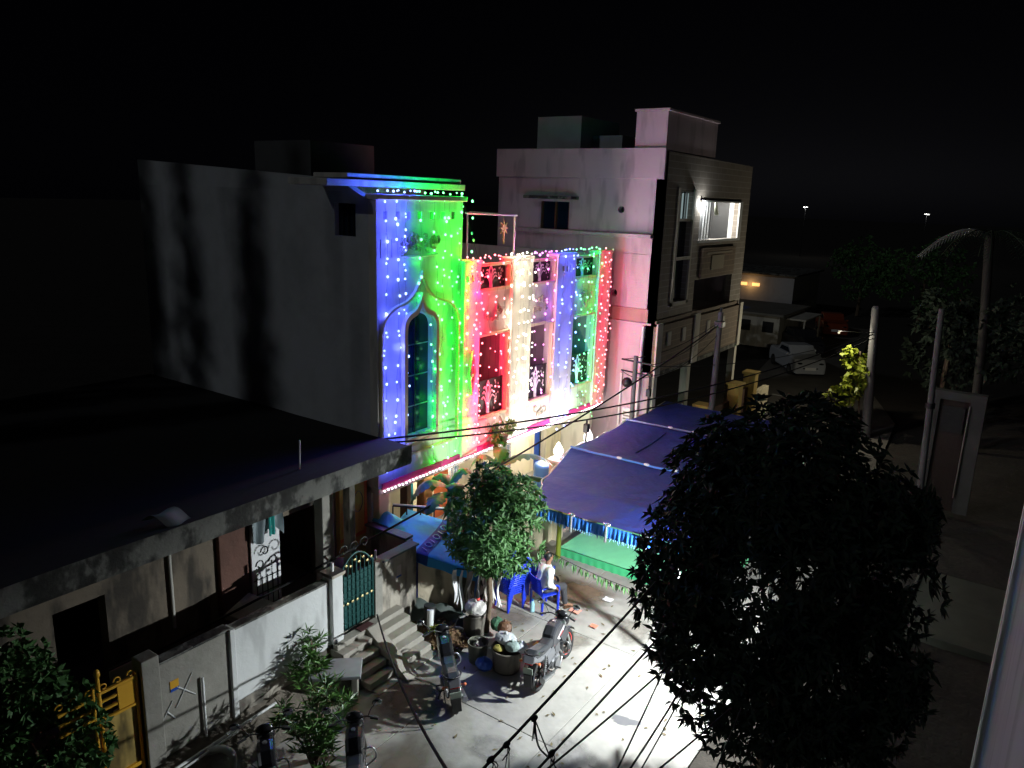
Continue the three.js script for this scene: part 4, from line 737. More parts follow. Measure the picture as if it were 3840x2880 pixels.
// ---------------------------------------------------------------- plastic chairs
function makeChair() { // local: the sitter faces -z
  const t = thing('plastic_chair', 'blue plastic armchair', 'chair', [0, 0, 0], { world: false });
  mesh('seat', [rbox(-0.23, 0.23, 0.4, 0.43, -0.22, 0.2, 0.015), rbox(-0.23, 0.23, 0.35, 0.41, -0.23, -0.205, 0.01)], M.chairBlue, t);
  const back = []; // curved back with ribs
  back.push(sheet(12, 10, (u, v) => { const a = (u - 0.5) * 1.5, y = 0.44 + v * 0.42; return V(Math.sin(a) * (0.3 + 0.03 * v), y, 0.08 + Math.cos(a) * 0.14 + v * 0.1); }));
  back.push(sheet(12, 10, (u, v) => { const a = (0.5 - u) * 1.5, y = 0.44 + v * 0.42; return V(Math.sin(a) * (0.31 + 0.03 * v), y, 0.1 + Math.cos(a) * 0.14 + v * 0.1); }));
  for (let k = 0; k < 8; k++) { const y = 0.48 + k * 0.048, p = []; for (let i = 0; i <= 8; i++) { const a = (i / 8 - 0.5) * 1.5; p.push(V(Math.sin(a) * 0.325, y, 0.115 + Math.cos(a) * 0.14 + (y - 0.44) * 0.24)); } back.push(tube(p, 0.008, 12, 4)); }
  const rim = []; for (let i = 0; i <= 10; i++) { const a = (i / 10 - 0.5) * 1.56; rim.push(V(Math.sin(a) * 0.335, 0.865, 0.19 + Math.cos(a) * 0.14)); } back.push(tube(rim, 0.018, 20, 6));
  mesh('backrest', back, M.chairBlue, t);
  for (const s of [-1, 1]) {
    mesh('armrest', [tube([V(s * 0.24, 0.62, 0.22), V(s * 0.275, 0.66, 0.1), V(s * 0.28, 0.66, -0.12), V(s * 0.265, 0.6, -0.2), V(s * 0.25, 0.42, -0.2)], 0.022, 20, 7)], M.chairBlue, t);
    for (const z of [-1, 1]) mesh('leg', new THREE.CylinderGeometry(0.034, 0.024, 0.42, 8).scale(1, 1, 1).applyMatrix4(new THREE.Matrix4().makeShear(0, s * -0.12, 0, 0, 0, z * -0.12)).translate(s * 0.235, 0.21, z * 0.21 + 0.0), M.chairBlue, t);
  }
  return t;
}
const chair0 = makeChair();
function putChair(x, y, z, turn, label, group, scale = 1) {
  const c = putChair.used ? chair0.clone() : chair0;
  if (putChair.used) { c.name = numbered('plastic_chair'); scene.add(c); }
  putChair.used = true; c.position.set(x, y, z); c.rotation.y = turn; c.scale.setScalar(scale);
  c.userData = { ...chair0.userData, label, category: 'chair' }; if (group) c.userData.group = group; else delete c.userData.group;
  return c;
}
putChair(-8.2, 0, -13.42, -0.42, 'blue plastic chair in which the man in white sits');
for (let k = 0; k < 12; k++) putChair(-8.86 + k * 0.004, k * 0.052, -12.98 - k * 0.014, -0.3, `blue plastic chair, ${['lowest', 'second from the bottom', 'third from the bottom', 'fourth from the bottom', 'fifth from the bottom', 'sixth from the bottom', 'sixth from the top', 'fifth from the top', 'fourth from the top', 'third from the top', 'second from the top', 'topmost'][k]} in the tall stack beside the small tree`, 'stacked blue plastic chairs');
putChair(-8.65, 0, -13.95, 0.3, 'blue plastic chair holding the pink patterned bag, behind the tall stack');
{
  const b = thing('cloth_bag', 'pink and white patterned bag on the chair behind the stack', 'bag', [-8.62, 0.44, -13.85]);
  mesh('bag', [sph(-8.5, 0.74, -13.85, 0.17, 0.8, 1.3, 0.8)], M.plasticPink, b); mesh('flap', [sph(-8.46, 0.86, -13.78, 0.1, 1.1, 0.8, 0.7), sph(-8.43, 0.62, -13.74, 0.07, 1, 1, 0.6)], M.plasticWhite, b);
  mesh('handle', new THREE.TorusGeometry(0.1, 0.014, 6, 16).translate(-8.5, 1.0, -13.83), M.black, b);
  const k = thing('water_bottle', 'clear pale blue water bottle on the ground beside the chair stack', 'bottle', [-8.25, 0, -12.95]);
  mesh('body', lathe([[0, 0], [0.05, 0], [0.055, 0.03], [0.055, 0.2], [0.03, 0.26], [0.02, 0.28], [0, 0.28]], 14).translate(-8.32, 0.0, -13.12), mat([0.3, 0.55, 0.6], { roughness: 0.15 }), k); mesh('cap', rod(V(-8.32, 0.28, -13.12), V(-8.32, 0.31, -13.12), 0.022), M.plasticBlue, k);
}

// ---------------------------------------------------------------- the seated man
function fieldMesh(caps, cell, k = 0.03, ell = []) { // smooth union of tapered capsules and ellipsoids
  const lo = V(1e9, 1e9, 1e9), hi = V(-1e9, -1e9, -1e9);
  for (const [a, b, r0, r1] of caps) for (const [p, r] of [[a, r0], [b, r1]]) { lo.min(p.clone().subScalar(r + k + cell * 2)); hi.max(p.clone().addScalar(r + k + cell * 2)); }
  for (const [c, r] of ell) { lo.min(c.clone().sub(r).subScalar(cell * 3)); hi.max(c.clone().add(r).addScalar(cell * 3)); }
  const size = Math.max(hi.x - lo.x, hi.y - lo.y, hi.z - lo.z), n = Math.min(150, Math.ceil(size / cell)), mid = lo.clone().add(hi).multiplyScalar(0.5), half = size / 2;
  const mc = new MarchingCubes(n, new THREE.MeshStandardMaterial(), false, false, 400000), f = mc.field, hs = n / 2, ab = V(), pa = V(), p = V();
  for (let z = 0; z < n; z++) for (let y = 0; y < n; y++) for (let x = 0; x < n; x++) {
    p.set((x - hs) / hs * half, (y - hs) / hs * half, (z - hs) / hs * half).add(mid);
    let d = 1e9;
    const join = (q) => { const h = Math.max(k - Math.abs(d - q), 0) / k; d = Math.min(d, q) - h * h * k * 0.25; };
    for (const [a, b, r0, r1] of caps) { ab.subVectors(b, a); pa.subVectors(p, a); const t = Math.min(1, Math.max(0, pa.dot(ab) / Math.max(1e-9, ab.lengthSq()))); join(pa.addScaledVector(ab, -t).length() - (r0 + (r1 - r0) * t)); }
    for (const [c, r] of ell) { pa.subVectors(p, c); const q = Math.hypot(pa.x / r.x, pa.y / r.y, pa.z / r.z); join((q - 1) * Math.min(r.x, r.y, r.z)); }
    f[x + y * n + z * n * n] = -d;
  }
  mc.isolation = 0; mc.update();
  const g = new THREE.BufferGeometry(), c = mc.count;
  const pos = mc.positionArray.slice(0, c * 3), nor = mc.normalArray.slice(0, c * 3);
  for (let i = 0; i < pos.length; i += 3) { pos[i] = pos[i] * half + mid.x; pos[i + 1] = pos[i + 1] * half + mid.y; pos[i + 2] = pos[i + 2] * half + mid.z; }
  g.setAttribute('position', new THREE.BufferAttribute(pos, 3)); g.setAttribute('normal', new THREE.BufferAttribute(nor, 3));
  return g;
}
{
  // local: faces -z, seat at 0.43; leans forward and to his right
  const t = thing('person', 'person in a white shirt and dark trousers seated with back to the street', 'person', [-8.2, 0, -13.42], { turn: -0.42, world: false });
  const hip = V(0, 0.55, 0.05), waist = V(0.0, 0.72, 0.06), chest = V(0.03, 0.94, 0.02), neck = V(0.04, 1.1, -0.03), head = V(0.02, 1.235, -0.06);
  const sh = [V(-0.17, 1.03, 0.0), V(0.23, 1.02, 0.03)], el = [V(-0.27, 0.78, -0.08), V(0.33, 0.76, 0.1)], wr = [V(-0.14, 0.66, -0.27), V(0.26, 0.6, -0.1)];
  const hp = [V(-0.09, 0.53, 0.03), V(0.09, 0.53, 0.03)], kn = [V(-0.15, 0.54, -0.38), V(0.17, 0.54, -0.38)], an = [V(-0.13, 0.09, -0.4), V(0.2, 0.09, -0.44)], to = [V(-0.14, 0.035, -0.56), V(0.23, 0.035, -0.6)];
  const body = [[hip, waist, 0.13, 0.12], [waist, chest, 0.12, 0.13], [chest, neck, 0.1, 0.055], [neck, head, 0.055, 0.06]];
  for (const i of [0, 1]) { body.push([chest, sh[i], 0.09, 0.065], [sh[i], el[i], 0.055, 0.043], [el[i], wr[i], 0.042, 0.028], [hp[i], kn[i], 0.085, 0.06], [kn[i], an[i], 0.058, 0.04], [an[i], to[i], 0.042, 0.03]); }
  const parts = [fieldMesh(body, 0.016, 0.04, [[head.clone().add(V(0, 0.02, 0)), V(0.075, 0.105, 0.09)]])];
  // face and hands on finer grids
  const hf = head.clone().add(V(0, 0.01, 0));
  parts.push(fieldMesh([[hf.clone().add(V(0, 0.01, -0.08)), hf.clone().add(V(0, -0.015, -0.1)), 0.012, 0.016], [hf.clone().add(V(-0.02, -0.05, -0.075)), hf.clone().add(V(0.02, -0.05, -0.075)), 0.012, 0.012], [hf.clone().add(V(-0.076, 0.0, 0)), hf.clone().add(V(-0.08, 0.03, 0.01)), 0.014, 0.018], [hf.clone().add(V(0.076, 0.0, 0)), hf.clone().add(V(0.08, 0.03, 0.01)), 0.014, 0.018], [hf.clone().add(V(-0.03, 0.03, -0.076)), hf.clone().add(V(-0.032, 0.03, -0.078)), 0.012, 0.012], [hf.clone().add(V(0.03, 0.03, -0.076)), hf.clone().add(V(0.032, 0.03, -0.078)), 0.012, 0.012]], 0.006, 0.008));
  for (const i of [0, 1]) {
    const w = wr[i], d = w.clone().sub(el[i]).normalize(), s = V(1, 0, 0).addScaledVector(d, -d.x).normalize(), n = d.clone().cross(s), P = (a, b, c) => w.clone().addScaledVector(d, a).addScaledVector(s, b).addScaledVector(n, c), hc = [[P(-0.01, 0, 0), P(0.07, 0, 0), 0.027, 0.03], [P(0.04, -0.02, 0), P(0.08, -0.03, 0), 0.02, 0.014], [P(0.04, 0.02, 0), P(0.08, 0.03, 0), 0.02, 0.014]];
    [[-0.033, 0.06], [-0.011, 0.075], [0.011, 0.07], [0.033, 0.055]].forEach(([o, L]) => { const a = P(0.085, o, 0), b = P(0.085 + L * 0.5, o * 1.1, 0.008), c = P(0.085 + L * 0.85, o * 1.12, 0.034); hc.push([a, b, 0.0095, 0.0088], [b, c, 0.0088, 0.0075]); });
    const ts = i ? -1 : 1; hc.push([P(0.02, ts * 0.025, 0.01), P(0.055, ts * 0.055, 0.02), 0.013, 0.011], [P(0.055, ts * 0.055, 0.02), P(0.085, ts * 0.06, 0.035), 0.011, 0.009]);
    parts.push(fieldMesh(hc, 0.0045, 0.008));
  }
  mesh('body', parts, M.skin, t);
  const inf = (l, e) => l.map(([a, b, r0, r1]) => [a, b, r0 + e, r1 + e]);
  const sleeve = (i) => [[chest, sh[i], 0.115, 0.09], [sh[i], el[i], 0.078, 0.066], [el[i], el[i].clone().lerp(wr[i], 0.75), 0.064, 0.05]];
  mesh('shirt', fieldMesh([[hip.clone().add(V(0, 0.02, 0.02)), waist, 0.16, 0.155], [waist, chest, 0.155, 0.165], [chest, neck.clone().add(V(0, -0.05, 0)), 0.15, 0.075], ...sleeve(0), ...sleeve(1)], 0.015, 0.05), M.shirt, t);
  mesh('trousers', fieldMesh([[hip, hip.clone().add(V(0, 0.05, 0)), 0.15, 0.14], ...[0, 1].flatMap((i) => [[hp[i], kn[i], 0.105, 0.08], [kn[i], an[i].clone().lerp(kn[i], 0.12), 0.078, 0.062]])], 0.016, 0.04), M.trousers, t);
  mesh('hair', fieldMesh([], 0.01, 0.02, [[head.clone().add(V(0, 0.06, 0.02)), V(0.085, 0.085, 0.092)], [head.clone().add(V(0, 0.02, 0.05)), V(0.078, 0.085, 0.06)]]), M.hair, t);
  for (const i of [0, 1]) mesh('sandal', [rbox(to[i].x - 0.045, to[i].x + 0.045, 0.0, 0.02, to[i].z - 0.05, an[i].z + 0.06, 0.01), tube([V(to[i].x - 0.045, 0.02, to[i].z + 0.06), V(to[i].x, 0.075, to[i].z + 0.05), V(to[i].x + 0.045, 0.02, to[i].z + 0.06)], 0.01, 8, 5)], M.woodDark, t);
}

// ---------------------------------------------------------------- motorcycles (local: forward +x, wheelbase 1.25)
function makeBike(label, P) {
  const t = thing('motorcycle', label, 'motorcycle', [0, 0, 0], { world: false });
  t.rotation.order = 'YXZ';
  const WR = 0.3;
  for (const x of [0, 1.25]) {
    const sp = [new THREE.TorusGeometry(0.215, 0.018, 8, 32), rod(V(0, 0, -0.05), V(0, 0, 0.05), 0.045, 0.045, 12)];
    for (let k = 0; k < 5; k++) { const a = k / 5 * 6.283; for (const o of [-0.16, 0.16]) sp.push(rod(V(Math.cos(a) * 0.03, Math.sin(a) * 0.03, 0.012), V(Math.cos(a + o) * 0.21, Math.sin(a + o) * 0.21, 0), 0.013, 0.01, 5)); }
    sp.push(rod(V(0, 0, 0.055), V(0, 0, 0.07), x ? 0.11 : 0.07, x ? 0.11 : 0.07, 18));
    const w = mesh('wheel', sp.map((g) => g.translate(x, WR, 0)), M.black, t);
    mesh('tyre', [new THREE.TorusGeometry(WR - 0.045, x ? 0.042 : 0.05, 10, 36).scale(1, 1, 1.05).translate(x, WR, 0)], M.rubber, w);
    if (P.tape) mesh('rim_tape', [new THREE.TorusGeometry(0.218, 0.02, 6, 36).scale(1, 1, 1.25).translate(x, WR, 0)], M.redTape, w);
  }
  mesh('frame', [tube([V(1.02, 0.86, 0), V(0.8, 0.6, 0), V(0.62, 0.33, 0), V(0.38, 0.36, 0)], 0.024, 20, 7), tube([V(1.0, 0.82, 0), V(0.7, 0.72, 0), V(0.35, 0.66, 0), V(-0.2, 0.72, 0)], 0.026, 20, 7), rod(V(0.42, 0.38, 0.1), V(0, WR, 0.1), 0.024), rod(V(0.42, 0.38, -0.1), V(0, WR, -0.1), 0.024), rod(V(0.38, 0.36, 0), V(0.32, 0.68, 0), 0.022)], M.blackIron, t);
  const sh = []; for (const s of [-1, 1]) { sh.push(rod(V(0, WR + 0.02, s * 0.12), V(0.12, 0.66, s * 0.12), 0.02)); for (let k = 0; k < 7; k++) sh.push(new THREE.TorusGeometry(0.032, 0.007, 5, 12).rotateX(Math.PI / 2).rotateZ(-0.32).translate(0.03 + k * 0.011, WR + 0.1 + k * 0.032, s * 0.12)); }
  mesh('shock_absorber', sh, P.spring ?? M.steel, t);
  const fins = []; for (let k = 0; k < 6; k++) fins.push(rbox(0.58, 0.78, 0.42 + k * 0.03, 0.435 + k * 0.03, -0.1, 0.1, 0.006));
  mesh('engine', [rbox(0.36, 0.72, 0.22, 0.42, -0.13, 0.13, 0.05), ...fins, rod(V(0.5, 0.31, -0.17), V(0.5, 0.31, 0.17), 0.1, 0.1, 18), rbox(0.6, 0.76, 0.6, 0.64, -0.07, 0.07, 0.015)], M.engine, t);
  mesh('exhaust', [tube([V(0.76, 0.46, 0.06), V(0.84, 0.32, 0.09), V(0.66, 0.2, 0.13), V(0.3, 0.22, 0.15)], 0.022, 20, 8), rod(V(0.3, 0.22, 0.16), V(-0.18, 0.32, 0.18), 0.048, 0.055, 14)], P.exhaust ?? M.steel, t);
  // tank: a profile pulled to both sides and rounded
  const tk = poly([[0.44, 0.7], [0.5, 0.86], [0.62, 0.95], [0.8, 0.97], [0.96, 0.9], [0.98, 0.78], [0.86, 0.7], [0.6, 0.66]]);
  const tank = mesh('fuel_tank', ext(tk, 0.14, 0.06, 8).translate(0, 0, -0.07), P.tank, t);
  mesh('tank_cap', rod(V(0.76, 1.02, 0), V(0.76, 1.04, 0), 0.035), M.steel, tank);
  if (P.stripe) for (const s of [-1, 1]) { mesh('stripe', ext(poly([[0.6, 0.76], [0.92, 0.9], [0.86, 0.74], [0.72, 0.7]]), 0.006).translate(0, 0, s * 0.135 - 0.003), P.stripe, tank); mesh('stripe', ext(poly([[0.68, 0.77], [0.86, 0.85], [0.82, 0.76]]), 0.006).translate(0, 0, s * 0.14 - 0.003), M.redTape, tank); mesh('shroud', ext(poly([[0.7, 0.76], [0.98, 0.84], [1.06, 0.66], [0.86, 0.54]]), 0.012, 0.006).translate(0, 0, s * 0.145 - 0.006), P.tank, t); }
  mesh('seat', [ext(poly([[0.5, 0.72], [0.44, 0.8], [0.24, 0.77], [0.12, 0.8], [-0.16, 0.86], [-0.24, 0.84], [-0.2, 0.78], [0.1, 0.72]]), 0.15, 0.045, 6).translate(0, 0, -0.075)], M.seatVinyl, t);
  mesh('tail_cowl', [ext(poly([[0.36, 0.6], [0.34, 0.72], [0.0, 0.75], [-0.3, 0.82], [-0.34, 0.76], [-0.05, 0.64]]), 0.17, 0.03, 6).translate(0, 0, -0.085)], P.side, t);
  mesh('side_panel', [ext(poly([[0.24, 0.42], [0.2, 0.62], [0.46, 0.66], [0.52, 0.5]]), 0.2, 0.02, 6).translate(0, 0, -0.1)], P.side, t);
  mesh('grab_rail', tube([V(0.0, 0.82, 0.15), V(-0.2, 0.86, 0.14), V(-0.32, 0.88, 0), V(-0.2, 0.86, -0.14), V(0.0, 0.82, -0.15)], 0.015, 24, 6), M.blackIron, t);
  mesh('tail_light', rbox(-0.37, -0.3, 0.7, 0.77, -0.085, 0.085, 0.025), M.redLens, t);
  mesh('number_plate', rbox(-0.4, -0.385, 0.54, 0.66, -0.1, 0.1, 0.005), mat([0.3, 0.36, 0.3]), t);
  mesh('rear_fender', [sheet(14, 4, (u, v) => { const a = 1.3 + u * 1.75; return V(Math.cos(a) * 0.36, WR + Math.sin(a) * 0.36, (v - 0.5) * 0.15); }), rbox(-0.42, -0.4, 0.28, 0.54, -0.085, 0.085, 0.008)], M.black, t);
  mesh('front_fender', sheet(16, 4, (u, v) => { const a = 0.5 + u * 2.2; return V(1.25 + Math.cos(a) * 0.345, WR + Math.sin(a) * 0.345 - 0.05 * (v - 0.5) * (v - 0.5), (v - 0.5) * 0.13); }), P.tank, t);
  mesh('front_fork', [rod(V(1.25, WR, 0.085), V(1.02, 0.94, 0.085), 0.026, 0.022), rod(V(1.25, WR, -0.085), V(1.02, 0.94, -0.085), 0.026, 0.022), rbox(0.97, 1.07, 0.84, 0.88, -0.11, 0.11, 0.01)], M.steel, t);
  mesh('headlamp_cowl', [sph(1.14, 0.88, 0, 0.13, 0.85, 1.05, 1.05, 18, 14), sph(1.08, 1.02, 0, 0.1, 0.7, 0.9, 1.35, 16, 10)], P.cowl, t);
  mesh('headlamp_glass', sph(1.22, 0.87, 0, 0.085, 0.6, 1, 1), M.mirror, t);
  mesh('handlebar', [tube([V(0.9, 1.04, 0.36), V(0.98, 1.06, 0.18), V(1.02, 0.98, 0), V(0.98, 1.06, -0.18), V(0.9, 1.04, -0.36)], 0.013, 28, 7)], M.blackIron, t);
  for (const s of [-1, 1]) {
    mesh('grip', rod(V(0.94, 1.05, s * 0.26), V(0.89, 1.04, s * 0.38), 0.02), M.rubber, t);
    mesh('lever', tube([V(0.99, 1.05, s * 0.2), V(1.0, 1.04, s * 0.3), V(0.95, 1.03, s * 0.38)], 0.008, 10, 5), M.steel, t);
    const mi = mesh('mirror', [tube([V(0.97, 1.06, s * 0.22), V(1.0, 1.16, s * 0.28), V(0.98, 1.25, s * 0.36)], 0.008, 12, 5), sph(0.97, 1.28, s * 0.39, 0.075, 0.35, 0.8, 1.05)], M.black, t);
    mesh('mirror_glass', sph(0.952, 1.28, s * 0.39, 0.066, 0.22, 0.78, 1.03), M.mirror, mi);
    mesh('indicator', [rod(V(-0.28, 0.72, s * 0.08), V(-0.28, 0.72, s * 0.17), 0.01), sph(-0.29, 0.72, s * 0.19, 0.03, 1.2, 0.8, 1)], M.orangePaint, t);
    mesh('footpeg', [rod(V(0.42, 0.28, s * 0.1), V(0.42, 0.28, s * 0.27), 0.014), rod(V(0.12, 0.38, s * 0.1), V(0.12, 0.37, s * 0.24), 0.013)], M.rubber, t);
  }
  mesh('leg_guard', tube([V(0.8, 0.56, 0), V(0.86, 0.58, 0.22), V(0.84, 0.42, 0.27), V(0.78, 0.32, 0.1)], 0.014, 24, 6), M.steel, t);
  mesh('saree_guard', [tube([V(0.1, 0.62, -0.14), V(-0.16, 0.6, -0.17), V(-0.16, 0.32, -0.17), V(0.1, 0.34, -0.16)], 0.009, 24, 5), rod(V(-0.03, 0.61, -0.16), V(-0.03, 0.33, -0.17), 0.006)], M.blackIron, t);
  mesh('side_stand', rod(V(0.45, 0.24, -0.12), V(0.4, 0.01, -0.26), 0.014), M.blackIron, t);
  return t;
}
function place(t, x, z, hx, hz, lean) { const L = Math.hypot(hx, hz); t.position.set(x, 0.005, z); t.rotation.set(lean, Math.atan2(-hz / L, hx / L), 0); return t; }
place(makeBike('silver grey motorcycle with red wheel tape parked on the brightly lit street', { tank: M.tankGrey, side: mat([0.17, 0.175, 0.19], { roughness: 0.3, metalness: 0.4 }), stripe: mat([0.7, 0.7, 0.72], { roughness: 0.3 }), cowl: M.tankBlack, tape: true }), -6.66, -10.86, -0.13, -1.17, -0.1);
const bk = place(makeBike('black motorcycle seen from behind, parked beside the steps', { tank: M.tankBlack, side: mat([0.1, 0.1, 0.11], { roughness: 0.3 }), cowl: M.tankBlack }), -7.52, -9.42, -0.8, -0.72, -0.1);
{
  const b3 = bk.clone(); b3.name = numbered('motorcycle'); scene.add(b3); place(b3, -7.0, -6.6, -0.72, -0.75, -0.12); b3.userData = { ...bk.userData, label: 'dark motorcycle in shadow at the bottom edge, right of the low shrub' };
  const b4 = bk.clone(); b4.name = numbered('motorcycle'); scene.add(b4); place(b4, -7.75, -5.72, -0.85, -0.62, -0.12); b4.userData = { ...bk.userData, label: 'dark motorcycle at the bottom edge, left of the low shrub' };
}

// ---------------------------------------------------------------- trees and plants
function leafCloud(pts, seed, leavesPer, len, wid, up = 0.25) { // whorls of pointed leaves at the given twig ends
  const r = rng(seed), n = pts.length * leavesPer, pos = new Float32Array(n * 18), nor = new Float32Array(n * 18);
  let o = 0; const d = V(), s = V(), nn = V(), A = V(), B = V(), C = V(), D = V();
  for (const [p, ax] of pts) for (let k = 0; k < leavesPer; k++) {
    const a = (k / leavesPer + r() * 0.15) * 6.283;
    s.set(1, 0, 0); if (Math.abs(ax.x) > 0.9) s.set(0, 0, 1); nn.copy(ax).cross(s).normalize(); s.copy(nn).cross(ax).normalize();
    d.copy(ax).multiplyScalar(up + r() * 0.5).addScaledVector(s, Math.cos(a)).addScaledVector(nn, Math.sin(a)); d.y -= 0.15 * r(); d.normalize();
    s.set(r() - 0.5, r() - 0.5, r() - 0.5).cross(d).normalize(); nn.copy(d).cross(s);
    const L = len * (0.6 + 0.7 * r()), W = wid * (0.7 + 0.6 * r());
    A.copy(p); D.copy(p).addScaledVector(d, L); D.y -= 0.12 * L;
    B.copy(p).addScaledVector(d, L * 0.42).addScaledVector(s, W * 0.5).addScaledVector(nn, W * 0.15); C.copy(p).addScaledVector(d, L * 0.42).addScaledVector(s, -W * 0.5).addScaledVector(nn, W * 0.15);
    for (const q of [A, C, B, B, C, D]) { pos[o] = q.x; nor[o++] = nn.x; pos[o] = q.y; nor[o++] = nn.y; pos[o] = q.z; nor[o++] = nn.z; }
  }
  const g = new THREE.BufferGeometry(); g.setAttribute('position', new THREE.BufferAttribute(pos, 3)); g.setAttribute('normal', new THREE.BufferAttribute(nor, 3));
  return g;
}
function crownPoints(seed, n, c, rad, { lumps = 14, keep = () => true, shell = 0.55 } = {}) {
  const r = rng(seed), out = [], L = [];
  for (let i = 0; i < lumps; i++) { const y = r() * 2 - 1, a = r() * 6.283, q = Math.sqrt(1 - y * y) * 0.72; L.push(V(c.x + rad.x * q * Math.cos(a), c.y + rad.y * y * 0.74, c.z + rad.z * q * Math.sin(a))); }
  L.push(c.clone());
  let guard = 0;
  while (out.length < n && guard++ < n * 30) {
    const l = L[Math.floor(r() * L.length)], y = r() * 2 - 1, a = r() * 6.283, q = Math.sqrt(1 - y * y), R = (shell + (1 - shell) * Math.cbrt(r())) * (l === L[L.length - 1] ? 0.62 : 0.4);
    const dir = V(q * Math.cos(a), y, q * Math.sin(a)), p = V(l.x + dir.x * rad.x * R, l.y + dir.y * rad.y * R, l.z + dir.z * rad.z * R);
    const e = Math.hypot((p.x - c.x) / rad.x, (p.y - c.y) / rad.y, (p.z - c.z) / rad.z);
    if (e > 1.08 || !keep(p)) continue;
    out.push([p, dir.multiplyScalar(0.6).addScaledVector(p.clone().sub(c).normalize(), 0.6).normalize()]);
  }
  return out;
}
{
  const t = thing('big_tree', 'big dark leafy tree that hides the street lamp', 'tree', [-2.5, 0, -11.0]);
  const lampAt = V(-3.9, 3.07, -12.6), c = V(-2.62, 3.5, -10.9), view = V(-0.23, 0, -0.97);
  const keep = (p) => p.distanceTo(lampAt) > 0.55 && V(p.x + 3.3, 0, p.z + 12.95).length() > 0.35;
  // the crown is shallower along the street than across it
  const pts = [...crownPoints(501, 3300, c, V(2.0, 2.75, 1.75), { lumps: 22, keep, shell: 0.35 }), ...crownPoints(502, 900, V(-2.3, 5.1, -11), V(1.5, 1.3, 1.4), { lumps: 8, keep, shell: 0.35 }), ...crownPoints(503, 700, V(-2.5, 1.9, -10.9), V(1.6, 1.1, 1.4), { lumps: 8, keep, shell: 0.3 }), ...crownPoints(504, 800, V(-1.55, 2.5, -11.0), V(1.05, 1.35, 1.3), { lumps: 10, keep, shell: 0.3 })];
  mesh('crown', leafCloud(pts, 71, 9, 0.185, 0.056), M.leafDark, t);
  const r = rng(3), br = [tube([V(-2.5, -0.2, -11), V(-2.52, 1.2, -10.98), V(-2.45, 2.6, -11.02), V(-2.55, 4.6, -10.95)], 0.11, 20, 8)];
  for (let k = 0; k < 12; k++) { const y = 1.2 + k * 0.28, a = k * 2.4, e = V(-2.5 + Math.cos(a) * rr(0.7, 1.3, r), y + rr(0.3, 0.8, r), -11 + Math.sin(a) * rr(0.6, 1.1, r)); br.push(tube([V(-2.5, y, -11), V((-2.5 + e.x) / 2, y + 0.2, (-11 + e.z) / 2), e], 0.03, 8, 5)); }
  mesh('trunk', br, M.bark, t);
  const s = thing('small_tree', 'small round street tree beside the stack of blue chairs', 'tree', [-8.62, 0, -11.85]);
  const c2 = V(-8.42, 2.5, -11.92);
  const p2 = [...crownPoints(601, 1000, c2, V(1.08, 0.95, 1.08), { lumps: 20, shell: 0.4 }), ...crownPoints(602, 260, V(-8.48, 3.1, -11.9), V(0.62, 0.75, 0.62), { lumps: 6, shell: 0.4 }), ...crownPoints(603, 130, V(-8.68, 2.0, -11.65), V(0.55, 0.5, 0.55), { lumps: 6, shell: 0.4 })];
  mesh('crown', leafCloud(p2, 72, 8, 0.17, 0.045), M.leaf, s);
  const b2 = [tube([V(-8.64, -0.1, -11.83), V(-8.6, 0.8, -11.88), V(-8.66, 1.7, -11.85), V(-8.6, 3.2, -11.85)], 0.058, 20, 8)];
  for (let k = 0; k < 9; k++) { const y = 1.5 + k * 0.2, a = k * 2.4; b2.push(tube([V(-8.63, y, -11.85), V(-8.63 + Math.cos(a) * 0.3, y + 0.2, -11.85 + Math.sin(a) * 0.3), V(-8.63 + Math.cos(a) * 0.65, y + 0.35, -11.85 + Math.sin(a) * 0.65)], 0.018, 8, 5)); }
  mesh('trunk', b2, M.bark, s);
  // two shrubs with tufts of narrow leaves at the near end of the steps
  const shrub = (label, base, ends, seed, per, len) => {
    const o = thing('leafy_shrub', label, 'shrub', base), st = [], tufts = [], q = rng(seed);
    for (const [x, y, z] of ends) {
      st.push(tube([V(...base), V((x - base[0]) * 0.4 + base[0], base[1] + (y - base[1]) * 0.55, (z - base[2]) * 0.4 + base[2]), V(x, y, z)], 0.018, 12, 5));
      for (let k = 0; k < per; k++) tufts.push([V(x + rr(-0.16, 0.16, q), y + rr(-0.3, 0.12, q), z + rr(-0.16, 0.16, q)), V(rr(-0.4, 0.4, q), 1, rr(-0.4, 0.4, q)).normalize()]);
    }
    mesh('stems', st, M.bark, o); mesh('foliage', leafCloud(tufts, seed + 60, 13, len, 0.03, 0.35), M.leafLight, o);
  };
  shrub('shrub with tufts of narrow leaves close against the white wall', [-9.72, 0.3, -8.15], [[-9.72, 1.25, -8.05], [-9.78, 1.05, -8.2], [-9.66, 1.0, -7.92], [-9.6, 0.85, -8.15], [-9.74, 0.8, -7.8], [-9.55, 0.7, -8.0]], 12, 9, 0.2);
  shrub('low spreading shrub with bright tips at the bottom edge, between the dark motorcycles', [-8.35, 0, -6.9], [[-8.9, 0.85, -6.75], [-8.75, 0.75, -6.9], [-8.35, 0.9, -7.55], [-8.9, 0.8, -7.5], [-8.7, 1.0, -7.55], [-8.6, 0.75, -7.2], [-8.3, 0.65, -7.15], [-8.4, 0.7, -6.85], [-8.65, 0.5, -6.95], [-8.15, 0.55, -6.95], [-8.5, 0.5, -7.3]], 13, 11, 0.22);
  const bs = thing('corner_bush', 'dense green bush at the lower left corner beside the yellow gate', 'bush', [-10.4, 0, -4.0]);
